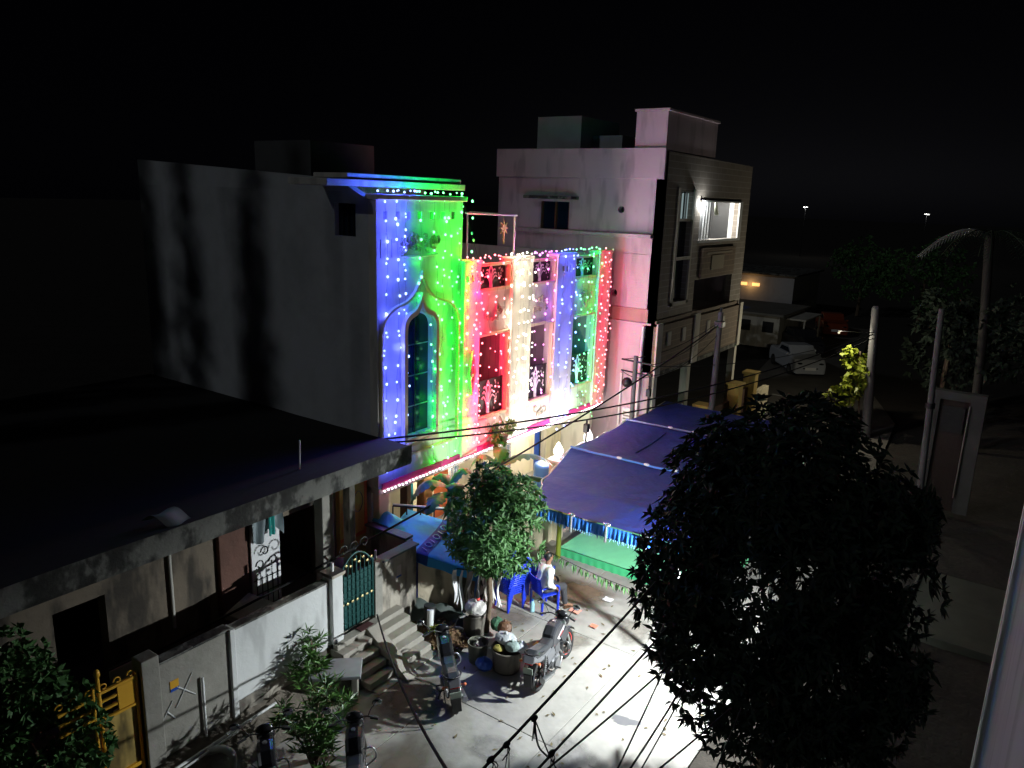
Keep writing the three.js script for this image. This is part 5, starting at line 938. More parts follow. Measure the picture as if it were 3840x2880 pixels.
  mesh('foliage', leafCloud([...crownPoints(701, 650, V(-10.3, 1.3, -3.9), V(0.9, 1.1, 0.75), { lumps: 12, shell: 0.35 }), ...crownPoints(702, 420, V(-10.9, 2.1, -3.6), V(1.0, 0.9, 0.9), { lumps: 9, shell: 0.35 })], 74, 7, 0.13, 0.06, 0.5), M.leaf, bs);
  mesh('stems', [tube([V(-10.3, 0.2, -4), V(-10.4, 1, -3.9), V(-10.9, 2.2, -3.6)], 0.03, 10, 6), tube([V(-10.3, 0.2, -4), V(-10.2, 1.2, -4.1)], 0.025, 8, 6)], M.bark, bs);
  // banana plants before the lit house: each leaf a part of its own
  const ba = thing('banana_plant', 'banana plant with broad leaves before the red lit bay', 'banana plant', [-10.4, 0, -12.6]);
  mesh('stem', rod(V(-10.3, 0, -12.6), V(-10.3, 2.6, -12.6), 0.11, 0.07, 10), M.leafLight, ba);
  for (const [a, L, w, y, l] of [[2.2, 1.2, 0.22, 2.6, 1.3], [-1.2, 1.1, 0.2, 2.7, 1.9], [0.6, 1.0, 0.2, 2.6, 1.7], [1.4, 1.2, 0.22, 2.5, 0.7], [3.4, 1.0, 0.2, 2.6, 1.6]]) mesh('leaf', bananaLeaf(V(-10.3, y, -12.6), a, L, w, l), M.banana, ba);
  const bb = thing('banana_plant', 'banana plant with long arching leaves beside the globe lamps', 'banana plant', [-10.5, 0, -14.6]);
  mesh('stem', rod(V(-10.5, 0, -14.6), V(-10.45, 2.6, -14.6), 0.11, 0.07, 10), M.leafLight, bb);
  for (const [a, L, w, y, l] of [[-1.1, 1.9, 0.24, 2.55, 0.75], [-0.8, 1.5, 0.24, 2.2, 0.35], [0.5, 0.9, 0.2, 2.5, 1.2], [2.6, 1.0, 0.2, 2.6, 1.5], [-2.0, 1.1, 0.2, 2.6, 2.0]]) mesh('leaf', bananaLeaf(V(-10.45, y, -14.6), a, L, w, l), M.banana, bb);
  const hb = thing('hanging_plant', 'trailing plant in a hanging pot before the white pillar', 'plant', [-11.0, 2.8, -15.4]);
  mesh('foliage', leafCloud(crownPoints(801, 50, V(-10.95, 3.15, -15.5), V(0.25, 0.45, 0.3), { lumps: 5 }), 75, 7, 0.14, 0.07, 0.5), M.leafLight, hb);
  mesh('pot', lathe([[0, 0], [0.09, 0], [0.13, 0.16], [0.14, 0.17], [0, 0.17]], 14).translate(-10.95, 2.85, -15.5), M.brickRed, hb);
}

// ---------------------------------------------------------------- pots, bins and rubbish round the small tree
{
  const r = rng(91);
  const pot = (x, z, R, h, m, label, plant) => { const t = thing('plant_pot', label, 'pot', [x, 0, z]); mesh('pot', lathe([[0, 0], [R * 0.72, 0], [R * 0.9, h * 0.75], [R, h * 0.86], [R * 1.05, h], [R * 0.93, h], [R * 0.86, h * 0.86], [0, h * 0.82]], 22).translate(x, 0, z), m, t); mesh('soil', rod(V(x, h * 0.83, z), V(x, h * 0.86, z), R * 0.85, R * 0.85, 18), M.soil, t); if (plant) mesh('foliage', leafCloud(crownPoints(Math.round(900 + x * 7), plant, V(x, h + 0.16, z), V(R * 1.1, 0.24, R * 1.1), { lumps: 4 }), 76, 6, 0.1, 0.05, 0.6), M.leafLight, t); return t; };
  const drum = (x, z, R, h, m, label) => { const t = thing('bin', label, 'bin', [x, 0, z]); mesh('body', lathe([[0, 0], [R * 0.88, 0], [R * 0.9, 0.04], [R * 0.98, h * 0.9], [R * 1.05, h * 0.92], [R * 1.05, h], [R * 0.96, h], [R * 0.86, 0.06], [0, 0.06]], 24).translate(x, 0, z), m, t); return t; };
  drum(-8.72, -11.5, 0.24, 0.6, M.bucket, 'dark brown bin against the trunk of the small tree');
  drum(-8.15, -10.9, 0.2, 0.42, mat([0.2, 0.21, 0.16], { map: T.stain, roughness: 0.6 }), 'grey green bucket of ash before the dark bin');
  mesh('ash', leafCloud(crownPoints(910, 30, V(-8.15, 0.42, -10.9), V(0.15, 0.08, 0.15), { lumps: 3 }), 77, 5, 0.06, 0.05), mat([0.35, 0.34, 0.31]), scene.getObjectByName('bin_001'));
  drum(-7.55, -11.05, 0.3, 0.46, M.bucket, 'wide dark tub heaped with rubbish left of the silver motorcycle');
  const bag = (x, y, z, R, m, label, sx = 1, sy = 0.8) => { const t = thing('rubbish_bag', label, 'bag', [x, y, z]); const g = new THREE.IcosahedronGeometry(R, 4), p = g.attributes.position; for (let i = 0; i < p.count; i++) { const v = V().fromBufferAttribute(p, i), k = 1 + 0.35 * (F1(v.x * 2 + x, v.y * 2 + z * 0.3 + v.z * 1.3, 1, 4) - 0.5); p.setXYZ(i, v.x * k * sx, v.y * k * sy, v.z * k); } g.computeVertexNormals(); mesh('sack', g.translate(x, y, z), m, t); mesh('knot', sph(x, y + R * sy, z, R * 0.22, 1, 1.3, 1, 8, 6), m, t); return t; };
  const can = bag(-8.62, 0.76, -11.42, 0.2, mat([0.5, 0.48, 0.45], { roughness: 0.6 }), 'whitish plastic sack lying on the dark bin', 1.15, 0.8);
  const bo = thing('soft_drink_bottle', 'dark bottle with a red label on the whitish sack', 'bottle', [-8.62, 0.9, -11.42]); mesh('body', lathe([[0, 0], [0.045, 0], [0.045, 0.16], [0.02, 0.24], [0, 0.24]], 12).translate(-8.6, 0.92, -11.45), M.black, bo); mesh('label', lathe([[0.047, 0.02], [0.047, 0.07]], 12).translate(-8.6, 0.92, -11.45), M.redTape, bo);
  bag(-7.62, 0.6, -11.1, 0.17, mat([0.4, 0.42, 0.43], { roughness: 0.6 }), 'white bag on top of the wide rubbish tub', 1.3, 0.6); bag(-7.4, 0.56, -11.0, 0.13, mat([0.2, 0.26, 0.24], { roughness: 0.7 }), 'green and white bag in the wide rubbish tub', 1.2, 0.8); bag(-7.28, 0.5, -11.15, 0.13, mat([0.5, 0.52, 0.58], { roughness: 0.4 }), 'grey plastic bag at the right edge of the wide tub', 1, 0.9);
  bag(-7.62, 0.5, -10.86, 0.09, mat([0.3, 0.26, 0.06]), 'yellow wrapper on the front of the wide tub', 1.2, 0.6); bag(-7.85, 0.14, -10.72, 0.14, M.plasticBlue, 'dark blue bag on the ground before the wide tub', 1.3, 0.9); bag(-7.9, 0.55, -11.45, 0.15, M.woodDark, 'brown sack behind the wide rubbish tub', 1, 1); bag(-8.3, 0.35, -11.75, 0.14, mat([0.03, 0.1, 0.05], { roughness: 0.8 }), 'green and yellow bag right of the small tree trunk', 1, 1);
  bag(-8.15, 0.3, -11.85, 0.1, M.paperYellow, 'pale yellow bag right of the small tree trunk', 1, 0.9);
  const li = thing('litter_heap', 'dark heap of dry leaves and rubbish under the covered cart', 'rubbish heap', [-9.3, 0, -11.1], {});
  mesh('heap', sheet(36, 20, (u, v) => V(-10.0 + u * 1.45, 0.02 + 0.26 * Math.sin(u * 3.1) * Math.sin(v * 3.1) + 0.2 * (F1(u * 2, v * 2) - 0.45), -11.5 + v * 0.85)), M.litter, li);
  const bits = []; for (let k = 0; k < 260; k++) { const u = r(), v = r(); bits.push([V(-10.0 + u * 1.45, 0.05 + 0.28 * Math.sin(u * 3.1) * Math.sin(v * 3.1), -11.5 + v * 0.85), V(rr(-1, 1, r), 0.5, rr(-1, 1, r)).normalize()]); }
  tag(mesh('dry_leaves', leafCloud(bits, 79, 4, 0.09, 0.05, 0.2), mat([0.16, 0.1, 0.045], { side: THREE.DoubleSide }), li), null, null, null, 'stuff');
  const tuft = []; for (let k = 0; k < 22; k++) tuft.push([V(-9.15 + rr(-0.14, 0.14, r), 0.22 + rr(0, 0.12, r), -10.85 + rr(-0.1, 0.1, r)), V(0, 1, 0)]); const tf = thing('weed_tuft', 'yellow green weed growing in front of the dry leaf heap', 'weed', [-9.15, 0, -10.85]); mesh('leaves', leafCloud(tuft, 80, 8, 0.1, 0.03, 0.6), M.leafYellow, tf); mesh('stem', rod(V(-9.15, 0, -10.85), V(-9.15, 0.25, -10.85), 0.015), M.leafLight, tf);
  const ty = thing('white_drum', 'upright white and black roll beside the boundary wall', 'drum', [-9.55, 0, -10.95]); mesh('drum', rod(V(-9.5, 0.1, -10.98), V(-9.52, 0.68, -11.02), 0.12, 0.12, 16), M.rubber, ty); mesh('cover', rod(V(-9.42, 0.14, -10.92), V(-9.44, 0.64, -10.95), 0.07, 0.07, 14), M.plasticWhite, ty);
  { const fl = []; for (let k = 0; k < 150; k++) { const x = rr(-9.2, -3.8, r), z = rr(-15, -4.5, r), a = r() * 6.28; fl.push(leafGeo(V(x, 0.012, z), V(Math.cos(a), 0.05, Math.sin(a)), rr(0.07, 0.14, r), 0.045)); } tag(mesh('fallen_leaves', fl, mat([0.13, 0.1, 0.045], { side: THREE.DoubleSide })), 'dry fallen leaves scattered over the pale street', 'leaves', null, 'stuff'); }
  // plastic bits and papers on the street
  const bit = (x, z, w, m, label) => { const t = thing('paper_scrap', label, 'litter', [x, 0, z]); mesh('scrap', sheet(6, 5, (u, v) => V(x + (u - 0.5) * w, 0.02 + 0.05 * F1(u + x, v + z, 0, 3), z + (v - 0.5) * w * 0.8)), m, t); };
  bit(-7.45, -12.05, 0.2, M.paperYellow, 'yellow and white scrap on the street before the seated person'); bit(-7.55, -13.7, 0.25, mat([0.7, 0.3, 0.22]), 'orange and white wrapper on the street right of the seated person'); bit(-7.2, -14.6, 0.22, M.plasticWhite, 'white cup lying on the muddy patch before the dais'); bit(-8.15, -11.35, 0.1, M.plasticWhite, 'tiny white scrap right of the rubbish tub'); bit(-6.9, -13.4, 0.16, mat([0.7, 0.2, 0.12]), 'orange scrap on the street behind the silver motorcycle mirror');
  const wp = thing('waste_pipe', 'bent grey waste pipe on the verge below the grey wall', 'pipe', [-9.3, 0.2, -6.0]); mesh('pipe', tube([V(-9.75, 0.3, -5.95), V(-9.45, 0.42, -6.05), V(-9.32, 0.36, -6.1), V(-9.28, 0.02, -6.05)], 0.06, 20, 10), mat([0.4, 0.42, 0.43], { roughness: 0.5 }), wp);
}
// ---------------------------------------------------------------- the tall pink and tiled building
{
  const t = thing('tall_building', 'tall pinkish building with a tiled front beyond the red end pillar', 'building', [-10, 0, -25]);
  const side = poly([[-16.05, 0], [-9.96, 0], [-9.96, 10.5], [-16.05, 10.5]]);
  side.holes.push(new THREE.Path(poly([[-14.3, 7.95], [-13.2, 7.95], [-13.2, 8.9], [-14.3, 8.9]]).getPoints()));
  for (const [x, y] of [[-11.32, 8.73], [-11.38, 6.14]]) { const p = new THREE.Path(); p.absarc(x, y, 0.11, 0, 6.2832, true); side.holes.push(p); }
  mesh('side_wall', ext(side, 0.22).translate(0, 0, -22.22), M.pink, t);
  mesh('vent_back', [box(-11.6, -11.1, 8.5, 9, -22.3, -22.24), box(-11.6, -11.1, 5.9, 6.4, -22.3, -22.24)], M.black, t);
  mesh('parapet_band', rbox(-16.1, -9.93, 9.66, 10.56, -21.995, -21.9, 0.01), M.pink, t);
  mesh('floor_ledge', [rbox(-15.4, -10.15, 7.9, 8.02, -21.995, -21.75, 0.01), rbox(-16.05, -10.0, 5.24, 5.3, -21.995, -21.93, 0.01)], M.pink, t);
  mesh('wall_band', box(-11.6, -10.15, 5.31, 5.72, -21.995, -21.97), mat([0.5, 0.3, 0.28], { map: T.plaster }), t);
  mesh('wall_panel', box(-11.15, -10.2, 5.75, 7.4, -21.995, -21.975), M.pink, t);
  const w = mesh('window', box(-14.3, -13.2, 7.95, 8.9, -22.18, -22.14), M.glassDark, t);
  mesh('window_frame', [box(-14.32, -14.26, 7.95, 8.9, -22.13, -22.02), box(-13.78, -13.72, 7.95, 8.9, -22.13, -22.05), box(-13.24, -13.18, 7.95, 8.9, -22.13, -22.02)], M.woodDark, w);
  mesh('sunshade', rbox(-14.7, -12.85, 8.98, 9.08, -21.995, -21.5, 0.02), M.fascia, t);
  mesh('drain_pipe', [rod(V(-10.3, 0.2, -21.93), V(-10.25, 5.2, -21.93), 0.05), rod(V(-10.9, 0.2, -21.93), V(-10.9, 3.6, -21.93), 0.04)], M.plasticWhite, t);
  mesh('meter_box', [rbox(-10.75, -10.3, 1.9, 2.5, -21.995, -21.85, 0.02)], M.plasticWhite, t);
  mesh('meter_slat', [0, 1, 2, 3].map((k) => box(-10.7, -10.35, 2.0 + k * 0.11, 2.05 + k * 0.11, -21.848, -21.84)), M.greyWall, t);
  mesh('stair_house', [box(-11.0, -9.98, 10.505, 11.6, -26, -22.0), rbox(-11.05, -9.92, 11.605, 11.68, -26.05, -21.95, 0.01)], M.pink, t);
  mesh('roof_room', [box(-16.0, -14.2, 10.505, 11.8, -27, -24.2), box(-14.2, -13.0, 10.505, 11.2, -26, -25)], M.sideWall, t);
  mesh('roof', box(-16, -10, 10.2, 10.3, -29.7, -22.25), M.fascia, t);
  mesh('back_wall', [box(-16.05, -15.85, 0, 10.4, -29.9, -22.23), box(-15.8, -10, 3.7, 10.4, -29.9, -29.75)], M.pink, t);
  // tiled front, as a wall with openings
  const f = poly([[22.0, 3.72], [29.9, 3.72], [29.9, 10.4], [22.0, 10.49]]);
  const hole = (u0, u1, y0, y1) => f.holes.push(new THREE.Path(poly([[u0, y0], [u1, y0], [u1, y1], [u0, y1]]).getPoints()));
  hole(23.25, 24.35, 5.85, 9.35); hole(25.07, 28.95, 7.78, 9.06); hole(25.09, 28.75, 5.4, 6.45);
  mesh('front_wall', upright(ext(f, 0.24), -10.2), M.clad, t);
  mesh('tall_window_frame', [box(-9.955, -9.9, 5.75, 9.45, -23.25, -23.13), box(-9.955, -9.9, 5.75, 9.45, -24.47, -24.35), box(-9.955, -9.9, 5.73, 5.85, -24.47, -23.13), box(-9.955, -9.9, 7.2, 7.3, -24.35, -23.25), box(-10.1, -9.95, 8.42, 8.5, -24.35, -23.25)], M.creamLight, t);
  mesh('tall_window', box(-10.15, -10.12, 5.85, 8.42, -24.35, -23.25), M.glassDark, t);
  const aw = poly([[23.25, 8.5], [24.35, 8.5], [24.35, 9.3], [23.9, 9.3], [23.5, 9.1], [23.25, 8.8]]);
  const lit = mesh('lit_window', upright(ext(aw, 0.02), -10.14), glow([0.36, 0.47, 0.48], 0.55, [0.3, 0.4, 0.4]), t);
  mesh('window_bar', [box(-10.1, -10.06, 8.5, 9.35, -23.66, -23.6), box(-10.1, -10.06, 8.5, 9.35, -23.95, -23.9)], M.black, lit);
  mesh('window_bar', box(-10.08, -10.04, 8.5, 9.35, -24.07, -24.02), M.whitePaint, lit);
  // upper lit balcony
  mesh('balcony_night_panel', [box(-12.2, -12.0, 7.5, 9.4, -29.3, -24.8), box(-12.0, -10.41, 7.71, 9.11, -29.3, -29.1)], M.black, t);  // black panels standing in for the night dark beyond the opening
  mesh('balcony_box', [box(-12.0, -10.22, 7.5, 9.4, -24.95, -24.8), box(-10.4, -10.22, 7.5, 9.4, -29.3, -29.05), box(-12.0, -10.22, 7.55, 7.7, -29.05, -24.95), box(-12.0, -10.22, 9.12, 9.3, -29.05, -24.95)], M.whitePaint, t);
  mesh('balcony_door', box(-11.995, -11.97, 7.72, 9.1, -28.6, -25.6), M.black, t);  // plain black panel, the dark middle of the opening
  mesh('balcony_louvre', [0, 1, 2, 3].map((k) => box(-10.1, -9.93, 7.8, 9.05, -25.25 - k * 0.24, -25.12 - k * 0.24)), M.whitePaint, t);
  mesh('balcony_trim', [box(-9.955, -9.9, 7.7, 7.79, -29.05, -25.0), box(-9.955, -9.9, 9.05, 9.1, -29.05, -25.0), box(-9.955, -9.9, 7.79, 9.05, -29.05, -28.75)], M.whitePaint, t);
  // dark middle and lower balcony
  mesh('balcony_box', [box(-12.4, -12.2, 3.75, 6.6, -29.3, -24.8), box(-12.2, -10.22, 5.1, 5.3, -29.05, -24.8)], M.sideWall, t);
  mesh('balcony_wall', [box(-9.95, -9.86, 6.5, 7.5, -28.6, -25.4), box(-9.95, -9.88, 5.28, 5.38, -29.4, -22.1)], M.tileBrown, t);
  mesh('balcony_relief', [box(-9.855, -9.83, 6.75, 7.25, -27.4, -26.2), box(-9.855, -9.83, 7.3, 7.36, -28.2, -25.8)], M.relief, t);
  mesh('lower_band', [box(-9.95, -9.84, 3.72, 5.2, -29.9, -22.05)], M.tileBrown, t);
  mesh('front_pier', [rbox(-9.838, -9.78, 3.6, 5.3, -22.4, -22.0, 0.01), rbox(-9.838, -9.78, 3.6, 5.3, -25.5, -25.05, 0.01), rbox(-9.838, -9.78, 3.6, 5.3, -29.9, -29.6, 0.01)], M.creamLight, t);
  mesh('lantern_niche', [23.0, 24.2, 26.4, 27.9].map((u) => rbox(-9.838, -9.8, 4.5, 4.95, -u - 0.14, -u + 0.14, 0.01)), M.creamLight, t);
  mesh('porch_slab', box(-14, -9.85, 3.55, 3.7, -29.9, -22.25), M.fascia, t);
  mesh('porch_column', [rbox(-10.1, -9.85, 0, 3.55, -29.85, -29.6, 0.01), rbox(-10.2, -9.95, 0, 3.55, -25.4, -25.1, 0.01), rbox(-10.15, -9.9, 0, 3.55, -22.5, -22.25, 0.01)], M.creamLight, t);
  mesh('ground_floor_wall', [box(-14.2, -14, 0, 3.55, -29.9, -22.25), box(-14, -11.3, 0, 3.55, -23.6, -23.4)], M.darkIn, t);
  const b = thing('balcony_lamp', 'small white lamp at the corner of the lit upper balcony', 'lamp', [-10.3, 9.02, -25.0]);
  mesh('fitting', rbox(-10.03, -9.9, 9.0, 9.12, -25.1, -25.0, 0.01), M.plasticWhite, b); mesh('bulb', sph(-9.86, 8.98, -25.05, 0.06), glow([0.95, 1, 1], 25), b); lampInto(b, [-9.86, 8.98, -25.05], [0.95, 1, 1], 3, 2);
  const ci = thing('unseen_ceiling_lamp', 'unseen bulb inside the upper balcony, placed to light its white frame', 'lamp', [-11, 9.05, -27]); mesh('bulb', sph(-11.0, 9.0, -27.0, 0.05), glow([1, 0.98, 0.9], 12), ci); mesh('holder', rod(V(-11, 9.05, -27), V(-11, 9.12, -27), 0.03), M.plasticWhite, ci); lampInto(ci, [-11, 9.0, -27], [1, 0.97, 0.9], 24, 2);  // unseen bulb, placed to brighten the white balcony opening
  const hg = thing('hanging_cloth', 'pale cloth hung in the lit upper balcony opening', 'cloth', [-10.3, 8.9, -27.4]); mesh('cloth', sheet(10, 8, (u, v) => V(-10.3 + 0.04 * Math.sin(u * 17), 9.05 - v * 0.45, -27.25 - u * 0.3 * (0.4 + v))), mat([0.5, 0.55, 0.45], { map: T.fabric, side: THREE.DoubleSide }), hg);

  // rubble, gate posts and hedge at its foot
  const gp = thing('gate_posts', 'cream gate posts with brown panels at the foot of the tiled building', 'gate', [-9.4, 0, -27]);
  for (const [x, z, h] of [[-9.3, -25.2, 2.1], [-9.0, -27.6, 2.5], [-8.9, -29.0, 2.7]]) mesh('post', [rbox(x - 0.22, x + 0.22, 0, h, z - 0.22, z + 0.22, 0.02), rbox(x - 0.28, x + 0.28, h + 0.002, h + 0.1, z - 0.28, z + 0.28, 0.02)], M.yellowPaint, gp);
  mesh('panel', [box(-9.2, -9.1, 0.1, 1.9, -27.4, -25.5), box(-8.98, -8.9, 0.1, 2.2, -28.8, -27.9)], M.brickRed, gp);
  mesh('wall', box(-8.95, -8.75, 0, 1.9, -31.0, -29.25), M.cream, gp);
  const hd = thing('hedge', 'pale green hedge behind the far edge of the canopy', 'hedge', [-9, 0, -25]);
  mesh('foliage', leafCloud([...crownPoints(811, 420, V(-9.0, 0.8, -25.6), V(0.7, 0.9, 1.6), { lumps: 12 }), ...crownPoints(812, 260, V(-8.2, 0.7, -27.6), V(0.7, 0.8, 1.2), { lumps: 8 })], 81, 6, 0.16, 0.09, 0.5), M.leafLight, hd); mesh('stems', [rod(V(-9, 0, -25.6), V(-9, 0.9, -25.6), 0.04), rod(V(-8.2, 0, -27.6), V(-8.2, 0.9, -27.6), 0.04)], M.bark, hd);
  const rb = thing('rubble_heap', 'grey heap of sand and rubble at the corner of the pink wall', 'heap', [-9.8, 0, -23.4], {});
  mesh('heap', sheet(24, 16, (u, v) => V(-11 + u * 2.2, 0.02 + 1.3 * Math.sin(u * 3.14) * Math.sin(v * 3.14) * (0.7 + 0.5 * F1(u, v)), -24.4 + v * 2.0)), M.stainWall, rb);
  const rp = thing('red_pot', 'red pot with a green plant behind the canopy edge', 'pot', [-7.9, 0, -25.6]); mesh('pot', lathe([[0, 0], [0.22, 0], [0.32, 0.4], [0.35, 0.42], [0, 0.4]], 18).translate(-7.9, 0.3, -25.4), M.redTape, rp); mesh('foliage', leafCloud(crownPoints(813, 90, V(-7.8, 1.0, -25.6), V(0.5, 0.45, 0.5), { lumps: 5 }), 82, 6, 0.16, 0.1, 0.5), M.leaf, rp);
}

// ---------------------------------------------------------------- poles and cables
{
  const p1 = thing('utility_pole', 'pale concrete utility pole before the tiled building', 'utility pole', [-8.6, 0, -24.6]);
  mesh('shaft', rod(V(-8.62, 0, -24.2), V(-8.62, 5.6, -24.2), 0.11, 0.085, 10), M.pole, p1); mesh('clamp', [rbox(-8.76, -8.48, 5.1, 5.3, -24.34, -24.06, 0.02), rod(V(-8.62, 5.6, -24.2), V(-8.62, 5.75, -24.2), 0.04)], M.blackIron, p1);
  const p2 = thing('utility_pole', 'utility pole standing against the white corner of the pink wall', 'utility pole', [-9.9, 0, -20.9]);
  mesh('shaft', rod(V(-10.15, 0, -21.35), V(-10.15, 4.35, -21.35), 0.08, 0.07, 10), M.pole, p2); mesh('cross_arm', [rod(V(-10.6, 4.2, -21.3), V(-9.6, 4.15, -21.35), 0.03), rod(V(-10.6, 3.85, -21.3), V(-9.6, 3.8, -21.35), 0.025), sph(-10.35, 3.5, -21.25, 0.16, 1, 1, 1)], M.blackIron, p2);
  const p3 = thing('utility_pole', 'tall grey pole right of the lane beside the yellow lit leaves', 'utility pole', [-5.4, 0, -33.5]);
  mesh('shaft', rod(V(-5.2, -0.2, -33), V(-5.52, 5.2, -33), 0.2, 0.15, 10), M.pole, p3); mesh('cap', rod(V(-5.52, 5.2, -33), V(-5.525, 5.3, -33), 0.16, 0.1, 10), M.pole, p3);
  const p4 = thing('utility_pole', 'dim slanting pole before the shut gate on the right', 'utility pole', [-2, 0, -25]);
  mesh('shaft', rod(V(-2.1, -0.2, -24), V(-2.36, 6.4, -24), 0.1, 0.08, 10), M.pole, p4); mesh('collar', rod(V(-2.25, 3.6, -24), V(-2.255, 3.75, -24), 0.13, 0.13, 10), M.blackIron, p4);
  const cable = (label, pts, r, n = 40) => { const t = thing('cable', label, 'cable', pts[0].toArray()); mesh('wire', tube(pts, r, n, 6), M.cable, t); return t; };
  // pixels were measured; each end is fixed to a wall, pole or roof
  cable('thick black cable from the old house roof past the small tree to the far pole', sag(V(-10.9, 1.65, -5.9), V(-8.62, 5.2, -24.2), 0.35, 20), 0.024, 80);
  cable('black cable from the tower foot over the canopy to the right hand pole', sag(V(-11.1, 3.9, -11.3), V(-5.45, 4.2, -33), 0.55, 20), 0.024, 80);
  cable('second black cable just below it from the tower foot to the right hand pole', sag(V(-11.1, 3.8, -11.35), V(-5.42, 4.05, -33), 0.7, 20), 0.022, 80);
  cable('black cable hanging from the boundary wall down to the wire bundle', sag(V(-9.98, 0.78, -9.95), V(-2.45, 5.1, -3.35), 0.35, 16), 0.016, 60);
  const near = [['upper left knotted wire crossing the bright street toward the big tree', [-2.78, 5, -3.7], [-2.95, 5, -6.6], 0.012], ['second wire from the left crossing the bright street', [-2.47, 5, -3.95], [-2.5, 5, -6.0], 0.011], ['third wire from the left crossing the street, thin', [-2.43, 5.0, -4.0], [-2.27, 5, -5.5], 0.008], ['fourth wire, the steepest one near the tree foot', [-1.99, 5, -4.3], [-2.22, 5, -5.6], 0.007], ['fifth wire, paired with the next near the tree foot', [-1.93, 5, -4.35], [-2.0, 5, -5.4], 0.008], ['sixth wire, right of the pair near the tree foot', [-1.86, 5, -4.4], [-1.96, 5, -5.38], 0.006], ['seventh wire slanting to the lowest leaves', [-1.8, 5, -4.45], [-1.62, 5, -5.4], 0.007], ['last wire on the right over the street edge', [-1.42, 5, -4.75], [-1.5, 5, -5.5], 0.007]];
  for (const [l, a, b, r] of near) { const A = V(...a), B = V(...b), d = B.clone().sub(A); cable(l, sag(A.clone().addScaledVector(d, -0.3), B.clone().addScaledVector(d, 0.2), 0.02, 10), r, 24); }
  const kn = thing('wire_bundle', 'knotted black joints and loose ends on the leftmost street wires', 'wire bundle', [-2.78, 5, -4.5]);
  const r = rng(19), k = [];
  for (const [x, z] of [[-2.79, -4.5], [-2.79, -4.12], [-2.79, -3.92], [-2.47, -4.25]]) { k.push(sph(x, 5.0, z, 0.024, 1, 1, 1.8, 8, 6)); for (let i = 0; i < 3; i++) k.push(tube([V(x, 5, z), V(x + rr(-0.02, 0.04, r), 4.94, z + rr(-0.05, 0.02, r)), V(x + rr(-0.02, 0.08, r), 4.88 - 0.05 * r(), z + rr(-0.02, 0.06, r))], 0.005, 8, 4)); }
  k.push(tube([V(-2.79, 5, -4.5), V(-2.62, 4.96, -4.3), V(-2.47, 5, -4.2)], 0.008, 12, 5), tube([V(-2.79, 5, -4.5), V(-2.5, 4.9, -4.3), V(-2.1, 4.95, -4.0)], 0.006, 14, 5));
  mesh('joints', k, M.cable, kn);
  const dw = []; for (const [a, b, s] of [[V(-10.6, 4.2, -21.3), V(-8.62, 5.3, -24.2), 0.3], [V(-9.6, 4.15, -21.35), V(-8.62, 5.25, -24.2), 0.25], [V(-9.6, 3.8, -21.35), V(-8.62, 4.9, -24.2), 0.3], [V(-10.9, 3.7, -21.9), V(-9.6, 3.8, -21.35), 0.15], [V(-9.6, 4.1, -21.35), V(-5.45, 4.3, -33), 0.4]]) dw.push(tube(sag(a, b, s, 10), 0.012, 20, 4));
  const t = thing('service_wires', 'tangle of thin service wires before the pink wall', 'wires', [-9.6, 4, -21.5]); dw.forEach((g) => mesh('wire', g, M.cable, t));
}

// ---------------------------------------------------------------- the far lane: cars, houses, lights, trees
function makeCar(label, paint, pos, turn) { // local: front +x
  const t = thing('parked_car', label, 'car', pos, { turn, world: false });
  const prof = poly([[-2.0, 0.3], [-2.05, 0.7], [-1.9, 0.92], [-1.2, 1.0], [-0.7, 1.4], [0.45, 1.45], [1.1, 1.02], [1.85, 0.86], [2.05, 0.66], [2.02, 0.3]]);
  mesh('body', ext(poly([[-2.0, 0.3], [-2.05, 0.7], [-1.9, 0.94], [1.1, 1.0], [1.85, 0.86], [2.05, 0.66], [2.02, 0.3]]), 1.5, 0.1, 8).translate(0, 0, -0.75), paint, t);
  mesh('roof', ext(poly([[-1.2, 0.98], [-0.7, 1.4], [0.45, 1.44], [1.05, 1.0], [0.9, 0.98], [0.4, 1.36], [-0.65, 1.33], [-1.0, 0.98]]), 1.3, 0.05, 8).translate(0, 0, -0.65), paint, t);
  mesh('window_glass', ext(poly([[-1.05, 0.98], [-0.66, 1.36], [0.4, 1.39], [0.98, 1.0]]), 1.34, 0.02, 8).translate(0, 0, -0.67), M.glassDark, t);
  mesh('bonnet', sheet(8, 8, (u, v) => V(1.05 + u * 0.85, 1.06 - u * 0.1 + 0.03 * Math.sin(v * 3.14), (v - 0.5) * 1.5)), paint, t);
  for (const x of [-1.3, 1.3]) for (const z of [-0.78, 0.78]) { const w = mesh('wheel', rod(V(x, 0.31, z - 0.1), V(x, 0.31, z + 0.1), 0.31, 0.31, 20), M.rubber, t); mesh('rim', rod(V(x, 0.31, z - 0.105), V(x, 0.31, z + 0.105), 0.18, 0.18, 14), M.steel, w); }
  for (const z of [-0.58, 0.58]) { mesh('headlight', sph(2.06, 0.72, z, 0.13, 0.6, 0.7, 1.4), M.mirror, t); mesh('door_mirror', rbox(0.8, 0.95, 1.02, 1.14, z * 1.55 - 0.08, z * 1.55 + 0.08, 0.03), paint, t); }
  mesh('grille', rbox(2.08, 2.14, 0.46, 0.68, -0.42, 0.42, 0.02), M.black, t);
  mesh('number_plate', rbox(2.14, 2.16, 0.4, 0.56, -0.3, 0.3, 0.005), mat([0.85, 0.85, 0.82]), t);
  return t;
}
makeCar('silver car with a bright number plate parked in the dim lane', mat([0.5, 0.52, 0.55], { roughness: 0.35, metalness: 0.1 }), [-11.2, -0.02, -44.5], -0.95);
makeCar('dark car parked beyond the silver car, half hidden', mat([0.03, 0.03, 0.035], { roughness: 0.3 }), [-12.6, -0.02, -50.5], -1.0);
